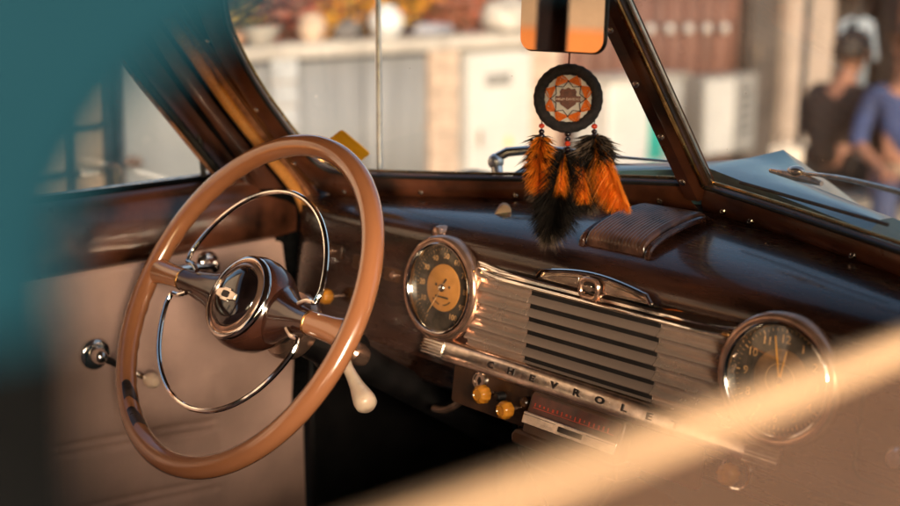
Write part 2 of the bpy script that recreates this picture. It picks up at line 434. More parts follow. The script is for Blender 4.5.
m = M(D); m.tube([(p[0], p[1], .0135) for p in rrect(.026, .0215, .008, 6, 0, .0480)], .0033, 10, closed=True); build('emblem_frame', m, K['nickel'], tt)
m = M(D); m.prism(rrect(.023, .018, .006, 5, 0, .0480), .004, .0112); build('emblem_field', m, K['letter'], tt)
m = M(D)
m.prism([(-.0105, .0462), (-.0040, .0462), (-.0040, .0448), (.0040, .0448), (.0040, .0462), (.0105, .0462), (.0105, .0508), (.0040, .0508), (.0040, .0522), (-.0040, .0522), (-.0040, .0508), (-.0105, .0508)], .0112, .0150)
build('emblem_cross', m, K['wornchrome'], tt, bevel=.0008)
for s in (-1, 1):
    m = M(D); m.box((s*.196-.0085, .0318, .0085), (s*.196+.0005, .0362, .0125)); build('bar_end_tab', m, K['brass'], tt, bevel=.001)

# chrome name strip
m = M(D)
prof = [(-.0935, .001), (-.0940, .0130), (-.0925, .0168), (-.0895, .0176), (-.0820, .0160), (-.0740, .0138), (-.0695, .0120), (-.0665, .0095), (-.0650, .001)]
xs = [-.276, -.2755, -.26] + [-.24+.48*i/16 for i in range(17)] + [.26, .2755, .276]
m.grid([[(x, a, b*(.25 if abs(x) > .2758 else 1)) for a, b in prof] for x in xs])
ns = build('name_strip', m, K['wornchrome'], car, sharp=45)
for s in (-1, 1):
    m = M(D)
    for h in (-.0905, -.0865, -.0825, -.0785, -.0745, -.0705):
        m.tube([(s*.236, h, .0162-.24*(h+.0825)), (s*.278, h, .0162-.24*(h+.0825))], .0017, 8)
    build('strip_flutes', m, K['chrome'], ns)
for i, ch in enumerate('CHEVROLET'):
    m = M(D.at((-.1450+i*.03625, -.0790, .0152)).rot((1, 0, 0), -.21)); m.text(ch, .0112, .0010, .0004)
    for v in m.bm.verts:                                     # letters wider than tall
        c = D.at((-.1450+i*.03625, -.0790, .0152)); dx = (v.co-c.o).dot(c.ex); v.co += c.ex*dx*.55
    build('letter', m, K['letter'], ns)

# knobs, lock and heater unit under the strip
def knob(F, r, material, name='control_knob', flutes=10, stem=.016):
    m = M(F); m.lathe([(.0035, 0), (.0035, stem)], 12); k = build(name, m, K['nickel'], car)
    m = M(F.at((0, 0, stem)))
    prof = [(.0001, -.002), (r*.75, -.002), (r, .002), (r*1.0, .009), (r*.86, .0135), (r*.55, .0155), (r*.45, .0140), (.0001, .0140)]
    seg = flutes*6
    rows = []
    for i in range(seg):
        t = 2*PI*i/seg; w = 1-.07*(.5+.5*math.cos(flutes*t))
        rows.append([(a*(w if a > r*.7 else 1)*math.cos(t), a*(w if a > r*.7 else 1)*math.sin(t), b) for a, b in prof])
    m.grid(rows, close_u=True); build('knob_cap', m, material, k, sharp=50)
    return k
m = M(D.at((-.168, -.106, .0))); m.lathe([(.0125, 0), (.0130, .007), (.0115, .0105), (.0085, .0110), (.0080, .0095), (.0001, .0095)], 40)
lk = build('ignition_lock', m, K['wornchrome'], car)
m = M(D.at((-.168, -.106, .0098))); m.box((-.0012, -.005, 0), (.0012, .005, .0008)); m.disc(.0030, .0007, 14); build('keyway', m, K['letter'], lk)
knob(D.at((-.1450, -.1165, .004)), .0125, K['amberknob'])
knob(D.at((-.1020, -.1260, .004)), .0118, K['amberknob'], flutes=8)
m = M(D.at((-.1265, -.1160, .003))); m.lathe([(.006, 0), (.006, .013), (.0045, .016), (.0001, .0165)], 18); build('toggle_button', m, K['black'], car)
m = M(D.at((-.083, -.1130, .003))); m.lathe([(.0075, 0), (.0075, .010), (.005, .013), (.0001, .0135)], 18); build('toggle_button', m, K['skirt'], car)
knob(D.at((.222, -.112, .002)), .0125, K['amberknob'], flutes=9, stem=.01)
m = M(D.at((.222, -.112, .001))); m.lathe([(.0150, 0), (.0165, .004), (.0185, .0045), (.0190, .001)], 36); build('knob_collar', m, K['chrome'], car)
knob(D.at((-.487, -.055, 0)), .0115, K['amberknob'], flutes=9)
# cable from the second knob
m = M(); m.tube(catmull([(-.105, -.015, -.128), (-.100, -.018, -.150), (-.104, -.010, -.19), (-.100, .02, -.25), (-.11, .08, -.33)], 6), .0022, 8); build('cable', m, K['rubber'], car)

RQ = D.at((0, -.0965, 0)).rot((1, 0, 0), -.24); RD = RQ.at((0, .0965, 0))
m = M(RD); m.prism([(-.062, -.0965), (.078, -.0965), (.082, -.1005), (.082, -.150), (-.066, -.150), (-.066, -.1005)], .0, .020)
rd = build('heater_radio', m, K['skirt'], car, bevel=.002)
m = M(RD); m.prism(rrect(.138, .0215, .002, 3, .008, -.1115), .0195, .0215); build('radio_dial', m, K['dialred'], rd)
m = M(RD)
for i in range(17):
    x = -.055+i*.0072; hh = .0025+.003*random.random()
    m.box((x, -.1110-hh, .0215), (x+.0012+.002*random.random(), -.1110+.001*random.random(), .0218))
m.box((-.056, -.1165, .0215), (.070, -.1158, .0218)); build('dial_marks', m, K['redmark'], rd)
m = M(RD); m.prism(rrect(.146, .0150, .0015, 3, .008, -.1305), .0195, .0265)
bar = build('push_bar', m, K['wornchrome'], rd, bevel=.001)
m = M(RD); m.prism(rrect(.038, .0065, .001, 2, .012, -.1305), .0262, .0268); m.box((-.064, -.1268, .0263), (-.012, -.1262, .0268)); m.box((.036, -.1268, .0263), (.080, -.1262, .0268)); build('bar_slot', m, K['letter'], rd)
m = M(D); m.prism([(-.075, -.1415), (.088, -.1415), (.092, -.160), (-.078, -.160), (-.081, -.150)], -.01, .036); build('ash_tray', m, K['skirt'], car, bevel=.004, bseg=3)
m = M(D); m.box((-.004, -.1590, .0358), (-.0028, -.1435, .0364)); build('tray_seam', m, K['letter'], car)

# small switch plates at the driver's end of the dash
for x0, h0, w in ((-.505, .010, .045), (-.430, .004, .052), (-.360, -.001, .045)):
    m = M(D); m.prism(rrect(w, .020, .003, 4, x0, h0), .0, .0035); pl_ = build('switch_plate', m, K['skirt'], car, bevel=.0008)
    m = M(D.at((x0, h0, .0035))); m.lathe([(.006, 0), (.006, .004), (.004, .006), (.0001, .006)], 18); build('switch_button', m, K['nickel'], pl_)
m = M(D.at((-.285, .072, -.012))); m.lathe([(.010, -.004), (.010, .008), (.0075, .014), (.004, .016), (.0001, .0165)], 24); build('dash_button', m, K['nickel'], car)

# glove box door and its button at the passenger end
m = M(D); m.ringplate(rrect(.205, .128, .014, 6, .455, -.012), rrect(.211, .134, .016, 6, .455, -.012), .0002, .0016); gb = build('glove_box', m, K['black'], car)
m = M(D.at((.395, -.045, .0))); m.lathe([(.011, 0), (.011, .006), (.008, .010), (.0001, .0105)], 24); build('glove_box_button', m, K['chrome'], gb)

# ---------------- windshield
def yPL(x, z): return .205 + (-.241*abs(x) - .597*(z-.144))/.766          # the V of the two panes
NLw = V((.241, -.766, -.597)).normalized()
IN = [(-.016, .150), (-.10, .1455), (-.20, .1385), (-.31, .130), (-.40, .1235), (-.48, .1185), (-.545, .1165), (-.572, .1205), (-.587, .137), (-.592, .169), (-.594, .21), (-.593, .248), (-.586, .29), (-.577, .323), (-.564, .352),
      (-.546, .379), (-.525, .415), (-.495, .445), (-.44, .466), (-.30, .478), (-.15, .482), (-.016, .482)]
OUT = [(-.004, .116), (-.10, .112), (-.20, .106), (-.33, .0985), (-.42, .0905), (-.50, .083), (-.570, .0755), (-.600, .080), (-.618, .098), (-.626, .149), (-.6265, .20), (-.622, .254), (-.619, .29), (-.614, .314), (-.604, .345),
       (-.590, .376), (-.568, .425), (-.53, .47), (-.47, .505), (-.32, .52), (-.15, .525), (-.004, .525)]
def panep(s, x, z, off):
    n = NLw if s < 0 else V((-NLw.x, NLw.y, NLw.z))
    return V((s*abs(x) if s > 0 else x, yPL(x, z), z)) + n*off
for s in (-1, 1):
    m = M()
    def prow(pi, po, off_edge=.004):
        # a rounded moulding section from the glass edge to the outer edge
        out = []
        for f, o in ((0, -.006), (.0, .0015), (.08, .004), (.25, .0085), (.5, .0115), (.8, .0110), (.95, .006), (1.0, -.006)):
            x = pi[0]+(po[0]-pi[0])*f; z = pi[1]+(po[1]-pi[1])*f
            out.append(panep(s, x, z, o))
        return out
    # finer loop
    I2 = [tuple(p[:2]) for p in catmull([(a, b, 0) for a, b in IN], 4)]; O2 = [tuple(p[:2]) for p in catmull([(a, b, 0) for a, b in OUT], 4)]
    m.grid([prow(a, b) for a, b in zip(I2, O2)])
    gm = build('windshield_moulding', m, K['garnish'], car, sharp=50)
    m = M(); m.tube([panep(s, a-(.0 if s else 0), b, .0015) for a, b in I2], .0028, 8); build('windshield_seal', m, K['rubber'], gm)
    m = M(); loop = [panep(s, a, b, -.003) for a, b in I2]; loop2 = [panep(s, a, b, -.0075) for a, b in I2]
    m.face([m.bm.verts.new(p) for p in loop])
    build('windshield_pane', m, K['ws'] if s < 0 else K['wshazy'], car)
    m = M(); m.tube([panep(s, a, b, -.010) for a, b in I2], .0026, 8); build('outer_seal', m, K['brass'], gm)
    for a, b in ((-.607, .329), (-.610, .225), (-.612, .137), (-.555, .094), (-.415, .107), (-.26, .118), (-.10, .127), (-.35, .50), (-.12, .505), (-.052, .131)):
        F = Frame(panep(s, a, b, .012), (1, 0, 0), V((1, 0, 0)).cross(NLw).normalized(), NLw if s < 0 else V((-NLw.x, NLw.y, NLw.z)))
        m = M(F); m.lathe([(.0046, 0), (.0040, .0020), (.0020, .0030), (.0001, .0032)], 14); m.box((-.003, -.0005, .0028), (.003, .0005, .0033)); build('screw', m, K['wornchrome'], gm)
# centre divider
p0 = V((0, yPL(0, .140), .140)); p1 = V((0, yPL(0, .50), .50)); T = (p1-p0).normalized(); nn = V((0, -.766, -.597)).normalized()
F = Frame(p0, (1, 0, 0), T, nn); LN = (p1-p0).length
m = M(F)
m.grid([[(x, h, o) for x, o in ((-.020, -.012), (-.018, .010), (-.012, .0165), (.006, .0165), (.0125, .012), (.018, .004), (.020, -.012))] for h in (0, LN*.33, LN*.66, LN)])
dv = build('windshield_divider', m, K['garnish'], car, sharp=25)
m = M(F); m.tube([(.0165, 0.02, .0075), (.0165, LN, .0075)], .0032, 8); build('divider_bead', m, K['brass'], dv)
m = M(F); m.tube([(.0215, 0.01, -.004), (.0215, LN, -.004)], .0028, 8); m.tube([(-.0215, 0.01, -.004), (-.0215, LN, -.004)], .0028, 8); build('divider_seal', m, K['wornchrome'], dv)
for zz in (.361, .296, .228, .166, .43):
    h = (zz-.140)/(T.z)
    m = M(F.at((-.004, h, .0163))); m.lathe([(.0050, 0), (.0042, .0022), (.002, .0032), (.0001, .0034)], 14); build('screw', m, K['wornchrome'], dv)
# cowl shelf between dash top and glass
m = M()
rows = []
for i in range(27):
    x = -.65+1.3*i/26; yb = yPL(x, .115-.035*(abs(x)/.6)); k = crown(x); zt = .0595+.0565*(.2+.8*k)
    rows.append([(x, .18+.02*0, zt-.006), (x, max(.19, yb-.01)+.03, zt-.004), (x, yb+.10, .10-.04*(abs(x)/.6)**2)])
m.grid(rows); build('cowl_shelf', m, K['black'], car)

# left A pillar: windlace, welt, painted post, door opening frame
wl = [(-.652, -.30, .50), (-.660, -.215, .41), (-.66, -.173, .349), (-.66, -.135, .298), (-.66, -.079, .222), (-.66, -.019, .148), (-.66, .045, .069), (-.66, .062, .001), (-.66, .064, -.15), (-.66, .060, -.424), (-.66, .06, -.62)]
wls = catmull(wl, 6)
m = M(); m.tube([V(p)+V((.006, .003, 0)) for p in wls[:44]], .0090, 14); build('windlace', m, K['windlace'], car)
m = M(); m.tube([V(p)+V((.010, .025, 0)) for p in wls[:44]], .0100, 12); build('windlace_welt', m, K['tanlace'], car)
m = M(); m.grid([[V(p)+V((-.012, -.05, 0)), V(p)+V((-.006, .0, 0)), V(p)+V((-.006, .05, 0)), V(p)+V((-.02, .09, 0))] for p in wls[:52]]); build('door_seal_backing', m, K['felt'], car)
m = M()      # painted post between windlace and windshield moulding
rows = []
for p in wls[:44]:
    q = V(p); a = q+V((.006, .028, 0)); b = V((-.618, yPL(-.618, q.z)-.004, q.z)); c = V((-.640, b.y+.012, q.z))
    rows.append([a, a.lerp(b, .35)+V((.006, -.010, 0)), a.lerp(b, .7)+V((.006, -.010, 0)), b, c])
m.grid(rows); build('windshield_pillar', m, K['garnish'], car, sharp=50)
df = [(-.706, -.315, .470), (-.706, -.262, .392), (-.703, -.190, .280), (-.702, -.127, .200), (-.70, -.064, .120), (-.70, -.038, .085)]
dfs = catmull(df, 8)
m = M(); rows = []
for i, p in enumerate(dfs):
    q = V(p); t = i/(len(dfs)-1)
    k = min(len(wls)-1, int(4+t*31)); w = V(wls[k])
    w2 = None
    # find windlace point at the same height
    best = min(wls, key=lambda u: abs(u[2]-q.z)); w = V(best)+V((-.004, -.006, 0))
    rows.append([q+V((-.02, .004, 0)), q+V((.012, .010, 0)), q.lerp(w, .35)+V((.016, 0, 0)), q.lerp(w, .7)+V((.010, 0, 0)), w+V((-.004, 0, 0)), w+V((-.05, 0.01, 0))])
m.grid(rows); build('door_frame', m, K['pillarbrown'], car, sharp=45)

# ---------------- driver's door
dm = M()
PX = -.682
# trim panel: a padded sheet with pressed seams
def padz(y, z):
    d = 0
    for zz in (-.262, -.276, -.362, -.376, -.47):
        w = 1/(1+((z-(zz+(y+.25)*-.10))/.0032)**2)
        if y < -.112: d -= .0060*w
    d -= .005/(1+((y+.110)/.003)**2) if z < -.20 else 0
    d += .005*mnoise.noise(V((y*3, z*3, 1.7)))+.0012*mnoise.noise(V((y*14, z*9, 4.1)))
    e = min(1, max(0, (.004-z)/.012)); return d - .010*(1-e)**2
ys = [-1.02+i*(1.075/120) for i in range(121)]; zs = [.006-i*(.56/150) for i in range(151)]
dm.grid([[(PX+.012+padz(y, z), y, z) for z in zs] for y in ys])
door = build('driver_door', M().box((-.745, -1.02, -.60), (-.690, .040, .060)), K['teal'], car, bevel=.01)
build('door_trim', dm, K['vinyl'], door, sharp=80)
m = M()   # garnish rail under the glass
prof = [(-.704, .104), (-.690, .100), (-.676, .088), (-.668, .060), (-.664, .030), (-.666, .010), (-.674, .001), (-.690, -.001)]
m.grid([[(x, y, z) for x, z in prof] for y in [-1.02+i*.1 for i in range(10)]+[-.04, .0, .028, .050]]); build('door_garnish', m, K['garnish'], door, sharp=60)
m = M(); m.box((-.716, -1.02, .085), (-.700, .0, .108)); build('window_felt', m, K['felt'], door, bevel=.003)
m = M(); m.tube([(-.7115, -1.0, .110), (-.7115, -.07, .110)], .003, 8); build('window_bead', m, K['wornchrome'], door)
m = M(); m.face([m.v(p) for p in ((-.712, -1.0, .09), (-.712, -.055, .09), (-.712, -.30, .46), (-.712, -1.0, .46))]); build('door_window', m, K['sideglass'], door)
m = M(); m.tube(catmull([(-.709, -.090, .085), (-.709, -.094, .150), (-.709, -.100, .20)], 4), .0045, 8); build('quarter_seal', m, K['rubber'], door)
m = M(); m.tube([V(p)+V((-.004, -.006, -.004)) for p in dfs], .0065, 8); build('window_channel', m, K['rubber'], door)
m = M(); m.tube([V(p)+V((-.006, -.0165, -.004)) for p in dfs], .0035, 8); build('window_channel_bead', m, K['tanlace'], door)
# window crank
CF = Frame((PX+.012, -.312, -.121), (0, 1, 0), (0, 0, 1), (1, 0, 0))
m = M(CF); m.lathe([(.0235, 0), (.0240, .004), (.0215, .008), (.0150, .0095), (.0125, .0095), (.0120, .016), (.0095, .026), (.0060, .030), (.0001, .031)], 40)
cr = build('window_crank', m, K['chrome'], door, sharp=50)
m = M(CF); m.tube([(.004, -.002, .022), (.040, -.028, .020), (.066, -.045, .026)], [.0065, .005, .0045], 10); build('crank_arm', m, K['chrome'], door)
m = M(CF.at((.066, -.045, .026))); m.lathe([(.0045, 0), (.0045, .006), (.0095, .010), (.0115, .018), (.0105, .026), (.006, .031), (.0001, .032)], 24); build('crank_knob', m, K['cream'], door)
HF = Frame((PX+.012, -.118, -.020), (0, 1, 0), (0, 0, 1), (1, 0, 0))
m = M(HF); m.lathe([(.021, 0), (.0215, .004), (.0185, .009), (.012, .012), (.011, .020), (.0085, .026), (.0001, .028)], 36); build('door_handle', m, K['chrome'], door, sharp=50)
m = M(HF); m.tube([(0, 0, .021), (-.045, .006, .024), (-.085, .004, .022)], [.006, .0055, .0065], 10, flat=1.4); build('handle_lever', m, K['chrome'], door)
m = M(); m.box((-.74, .062, -.66), (-.655, .52, .052)); build('kick_panel', m, K['black'], car, bevel=.006)

# ---------------- steering wheel, column, shift lever
WT = .5816
WF = Frame((-.3337, -.2751, .0207), (1, 0, 0), (0, math.sin(WT), math.cos(WT)), (0, -math.cos(WT), math.sin(WT)))
sw = thing('steering_wheel_tmp', 'x', 'x', (0, 0, 0)); bpy.data.objects.remove(sw)
R0 = .215
m = M(WF)
rows = []
for i in range(120):
    t = 2*PI*i/120; ring = []
    for k in range(20):
        u = 2*PI*k/20
        g = .0016*(0.5+0.5*math.cos(48*t)) if math.cos(u) < -.55 else 0      # finger grips on the back
        a, b = .0142-g*0, .0128
        ring.append(((R0+a*math.cos(u))*math.cos(t), (R0+a*math.cos(u))*math.sin(t), b*math.sin(u)-(g if math.sin(u) < 0 else 0)))
    rows.append(ring)
m.grid(rows, close_u=True, close_v=True)
swr = build('steering_wheel', m, K['rim'], car, sharp=80)
# spokes: dark flare from the hub, tan outer stub, brass band
for s in (-1, 1):
    m = M(WF); ra = [(.036, .040, .030), (.050, .0375, .0285), (.064, .0325, .0250), (.080, .0262, .0205), (.098, .0210, .0165), (.118, .0170, .0132), (.138, .0146, .0115)]
    g = []
    for x, h, d in ra: g.append([(s*x, h*math.cos(2*PI*k/24), -.032+.030*min(1, max(0, (x-.036)/.100))**.9+d*math.sin(2*PI*k/24)) for k in range(24)])
    m.grid(g, close_v=True); build('spoke', m, K['hub'], swr, sharp=70)
    m = M(WF); g = []
    for x, h, d in [(.1405, .0146, .0116), (.160, .0148, .0115), (.185, .0160, .0118), (.205, .0190, .0118), (.216, .0225, .0110)]: g.append([(s*x, h*math.cos(2*PI*k/24), -.002+d*math.sin(2*PI*k/24)) for k in range(24)])
    gg = m.grid(g, close_v=True); m.face(gg[0]); build('spoke_end', m, K['rim'], swr, sharp=70)
    m = M(WF); g = [[(s*x, h*math.cos(2*PI*k/24), -.002+d*math.sin(2*PI*k/24)) for k in range(24)] for x, h, d in ((.1375, .0148, .0118), (.1380, .0154, .0124), (.1408, .0154, .0124), (.1413, .0148, .0118))]
    m.grid(g, close_v=True); build('spoke_band', m, K['brass'], swr)
m = M(WF); m.lathe([(.020, -.085), (.030, -.070), (.046, -.058), (.0570, -.040), (.0610, -.022), (.0605, -.008), (.0575, .001), (.0550, .004)], 64, cap0=True); hb = build('hub', m, K['hub'], swr, sharp=60)
m = M(WF); m.lathe([(.0548, .000), (.0560, .006), (.0535, .0095), (.0495, .0100), (.0480, .0070)], 64); build('hub_ring', m, K['chrome'], swr, sharp=60)
m = M(WF); m.lathe([(.0480, .0065), (.0460, .0105), (.0410, .0120), (.0400, .0105)], 64); build('hub_inner_ring', m, K['nickel'], swr, sharp=60)
m = M(WF); m.lathe([(.0405, .008), (.0385, .0130), (.030, .0175), (.018, .0205), (.008, .0215), (.0001, .0218)], 64); build('horn_button', m, K['button'], swr, sharp=60)
m = M(WF.at((-.002, -.003, .0212))); m.prism([(-.020, -.0045), (-.008, -.0065), (-.008, -.0085), (.008, -.0085), (.008, -.0065), (.020, -.0045), (.020, .0045), (.008, .0065), (.008, .0085), (-.008, .0085), (-.008, .0065), (-.020, .0045)], -.004, .0022); build('button_emblem', m, K['wornchrome'], swr, bevel=.0008)
m = M(WF.at((-.002, -.003, .0212))); m.prism(rrect(.014, .008, .003, 4), .0018, .0030); build('emblem_centre', m, K['letter'], swr)
for t0, t1 in ((230, 238), (243, 252)):  # two dark patches on the lower left of the rim
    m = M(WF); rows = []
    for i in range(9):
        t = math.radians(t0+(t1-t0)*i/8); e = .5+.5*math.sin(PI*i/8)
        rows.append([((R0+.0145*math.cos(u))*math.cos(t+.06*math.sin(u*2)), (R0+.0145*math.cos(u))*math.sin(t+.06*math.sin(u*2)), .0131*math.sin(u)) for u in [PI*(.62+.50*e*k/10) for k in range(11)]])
    m.grid(rows); build('dark_rim_patch', m, K['darkpatch'], swr)
# horn ring: two arcs hooking into the spokes
for sgn in (1, -1):
    pts = []
    A0 = math.radians(10)
    hook = [(.112, .016*sgn, .003), (.126, .0225*sgn, .004), (.140, .0235*sgn, .004)]
    arc = [(.1465*math.cos(t), sgn*.1465*math.sin(t), .004) for t in [math.radians(15)+math.radians(150)*i/48 for i in range(49)]]
    pts = hook+arc+[(-x, y, z) for x, y, z in hook[::-1]]
    m = M(WF); m.tube(catmull(pts, 3), .0034, 10); build('horn_ring', m, K['chrome'], swr)
# column
m = M(WF); m.lathe([(.029, -.060), (.030, -.075), (.030, -.160), (.034, -.163), (.034, -.205), (.026, -.212), (.023, -.26), (.023, -.80)], 36, cap0=True)
cl = build('steering_column', m, K['black'], car, sharp=45)
m = M(WF); m.lathe([(.030, -.078), (.043, -.080), (.046, -.088), (.044, -.100), (.034, -.108), (.029, -.110)], 40); build('column_shroud', m, K['nickel'], cl)
m = M(WF); m.lathe([(.0345, -.166), (.0355, -.170), (.0355, -.180), (.0345, -.184)], 36); build('column_collar', m, K['chrome'], cl)
m = M(WF.at((.028, .004, -.185))); m.lathe([(.013, -.015), (.016, -.005), (.016, .010), (.010, .018), (.0001, .020)], 20); build('lever_boss', m, K['nickel'], cl)
a = V((-.305, -.135, -.062)); b = V((-.289, -.150, -.079)); c = V((-.218, -.170, -.117))
m = M(); m.tube([(-.345, -.125, -.058), a, b], [.0055, .005, .0048], 10); sl = build('shift_lever', m, K['chrome'], car)
dirk = (c-b).normalized(); F = Frame(b-dirk*.004, dirk.orthogonal().normalized(), dirk.cross(dirk.orthogonal()).normalized(), dirk); LK = (c-b).length+.006
m = M(F); m.lathe([(.0001, 0), (.0060, .0003), (.0078, .003), (.0080, .010), (.0074, .018), (.0078, .030), (.0098, LK*.55), (.0130, LK*.72), (.0148, LK*.84), (.0140, LK*.93), (.0095, LK*.985), (.0001, LK)], 28); build('shift_knob', m, K['cream'], sl, sharp=70)
# pedals and parking brake under the dash
m = M(); m.tube(catmull([(-.205, .05, -.115), (-.222, .03, -.135), (-.240, .012, -.160), (-.262, .004, -.176), (-.285, .002, -.180)], 6), [.005]*25, 8); build('hand_brake', m, K['nickel'], car)
for x in (-.42, -.26):
    m = M(); m.tube([(x, .50, -.25), (x, .33, -.42), (x, .27, -.50)], .010, 8); pd = build('pedal', m, K['black'], car)
    m = M(Frame((x, .265, -.51), (1, 0, 0), (0, .5, .87), (0, -.87, .5))); m.prism(rrect(.08, .07, .02), -.006, .006); build('pedal_pad', m, K['rubber'], pd, bevel=.002)

# ---------------- mirror
MF = Frame((-.006, -.058, .375), V((.998, .062, 0)).normalized(), (0, 0, 1), (0, 0, 0))
MF.ez = MF.ex.cross(V((0, .03, 1)).normalized()).normalized(); MF.ey = MF.ez.cross(MF.ex).normalized()
m = M(MF); m.prism(rrect(.120, .094, .016, 7), -.006, .0); mr = build('rear_view_mirror', m, K['black'], car, bevel=.004, bseg=3)
m = M(MF); m.prism(rrect(.116, .090, .014, 7), .0002, .0012); build('mirror_glass', m, K['mirror'], mr)
m = M(); m.tube([MF((0, .01, -.012)), MF((0, .05, -.03)), (0, -.02, .50)], .006, 10); build('mirror_arm', m, K['wornchrome'], mr)

# ---------------- body shell
m = M()      # roof skin with headlining
rows = []
for i in range(15):
    x = -.72+1.44*i/14; e = (abs(x)/.72)
    rows.append([(x, y, .66-.10*e**4-.05*((y+.9)/1.1)**2 - (.10 if e > .99 else 0)) for y in [-2.0+2.05*j/14 for j in range(15)]])
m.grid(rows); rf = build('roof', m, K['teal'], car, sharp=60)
rf2 = M(); rf2.grid([[(p[0]*.97, p[1], p[2]-.022) for p in r] for r in rows]); build('headlining', rf2, K['liner'], rf)
m = M(); m.box((-.60, -.09, .50), (.60, .0, .60)); build('windshield_header', m, K['pillarbrown'], car, bevel=.012)
m = M(); m.box((-.72, -2.02, -.62), (.72, -1.96, .60)); build('rear_body', m, K['teal'], car, bevel=.02)
m = M(); m.box((-.70, -1.96, -.66), (.70, .56, -.62)); build('floor_pan', m, K['carpet'], car)
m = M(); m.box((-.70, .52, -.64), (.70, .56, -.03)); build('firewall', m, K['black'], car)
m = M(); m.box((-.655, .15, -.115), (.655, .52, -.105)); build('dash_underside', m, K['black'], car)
# bench seat
m = M(); m.box((-.62, -1.02, -.58), (.62, -.55, -.30)); st = build('bench_seat', m, K['vinyl'], car, bevel=.06, bseg=4)
m = M(Frame((0, -1.02, -.30), (1, 0, 0), (0, -.17, .985), (0, .985, .17))); m.box((-.62, -.02, -.10), (.62, .34, .04)); build('seat_back', m, K['vinyl'], st, bevel=.05, bseg=4)
# left rear side
m = M(); m.box((-.745, -1.088, -.60), (-.69, -1.03, .50)); build('door_post', m, K['pillarbrown'], car, bevel=.012)
m = M(); m.box((-.745, -1.96, -.60), (-.69, -1.09, .07)); build('rear_quarter', m, K['teal'], car, bevel=.012)
m = M(); m.tube(catmull([(-.712, -2.0, .46), (-.712, -1.2, .50), (-.712, -.6, .50), (-.712, -.28, .46)], 8), .035, 8); build('roof_rail', m, K['pillarbrown'], car)

# ---------------- passenger side: teal side with the window the camera looks through
y0, y1, zb, zt = -.9915, -.205, .085, .412
open_ = []
def arc(cy, cz, r, a0, a1, n=8): return [(cy+r*math.cos(a0+(a1-a0)*k/n), cz+r*math.sin(a0+(a1-a0)*k/n)) for k in range(n+1)]
inner = [(-.992, .20), (-.991, .28), (-.990, .3274), (-.9895, .3419), (-.9885, .3566), (-.9880, .3677), (-.9858, .3754), (-.9800, .3844), (-.9715, .3935), (-.9600, .4012), (-.9430, .4076), (-.920, .4112)] + [(-.70, zt), (-.45, zt+.002)] + arc(y1-.16, zt-.05, .04, PI/2, .3, 5) + arc(y1-.02, zb+.02, .02, 0, -PI/2, 5) + [(-.6, zb)] + arc(y0+.03, zb+.03, .03, -PI/2, -PI, 5)
outer = [(-1.12, .10), (-1.12, .20), (-1.12, .3274), (-1.12, .3419), (-1.12, .3566), (-1.12, .3677), (-1.12, .44), (-1.12, .50), (-1.12, .56), (-1.05, .575), (-.9546, .58), (-.915, .58)] + [(-.70, .58), (-.40, .55)] + arc(.10, .40, .03, PI/2, .3, 5) + arc(.44, -.58, .02, 0, -PI/2, 5) + [(-.6, -.62)] + [(-1.0, -.62), (-1.05, -.62), (-1.10, -.62), (-1.12, -.60), (-1.12, -.40), (-1.12, -.1)]
F = Frame((.722, 0, 0), (0, 1, 0), (0, 0, 1), (1, 0, 0))
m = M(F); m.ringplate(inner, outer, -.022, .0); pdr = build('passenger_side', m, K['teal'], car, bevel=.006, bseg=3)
m = M(F); inn2 = 0; [(a+(.010 if a < -.9 else (-.010 if a > -.3 else 0)), b+(-.006 if b > .3 else .006)) for a, b in inner]
m.ringplate(inner, outer if False else [(a+(-.03 if a < -.9 else (.03 if a > -.3 else 0)), b+(.03 if b > .3 else -.03)) for a, b in inner], -.050, -.0225); build('window_garnish', m, K['garnish'], pdr, bevel=.005)
m = M(F); m.tube([(-.92, zt+.004, -.012), (-.8, zt+.004, -.012), (-.62, zt+.002, -.012), (-.45, zt-.003, -.012)], .004, 10); build('window_drip_channel', m, K['edge'], pdr)
GT = .2897

EDGE = [(-1.01, .2915), (-.93, .2905), (-.8688, .2888), (-.8257, .2874), (-.7734, .2855), (-.72, .2845), (-.64, .2835), (-.5, .282), (y1-.02, .280)]
m = M(F); m.grid([[(y, g+dz, o) for dz, o in ((-.0038, -.017), (.0034, -.017), (.0038, -.014), (.0034, -.011), (-.0038, -.011))] for y, g in EDGE], close_v=True); build('window_edge_strip', m, K['edge'], pdr)
m = M(F); m.prism([(-1.118, .0), (-.9925, .0), (-.9915, .28), (-.9905, .3274), (-.990, .3419), (-.9888, .357), (-1.118, .360)], .0005, .004); build('lower_pillar_black', m, K['felt'], pdr)  # black sheet over the lower part of the pillar
m = M(F); m.ringplate([(-1.25, .12), (-1.85, .12), (-1.80, .36), (-1.25, .41)], [(-1.1205, -.62), (-2.0, -.62), (-1.98, .50), (-1.1205, .575)], -.022, 0); build('rear_quarter_panel', m, K['teal'], car, bevel=.005)  # window opening added here to let sun onto the driver's door
m = M(F); m.face([m.v(p) for p in ((-1.25, .12, -.011), (-1.85, .12, -.011), (-1.80, .36, -.011), (-1.25, .41, -.011))]); build('added_quarter_window', m, K['sideglass'], car)

m = M(F); m.grid([[(y, zb-.05, -.014), (y, g, -.014)] for y, g in EDGE]); build('wound_down_window', m, K['dustyglass'], pdr)

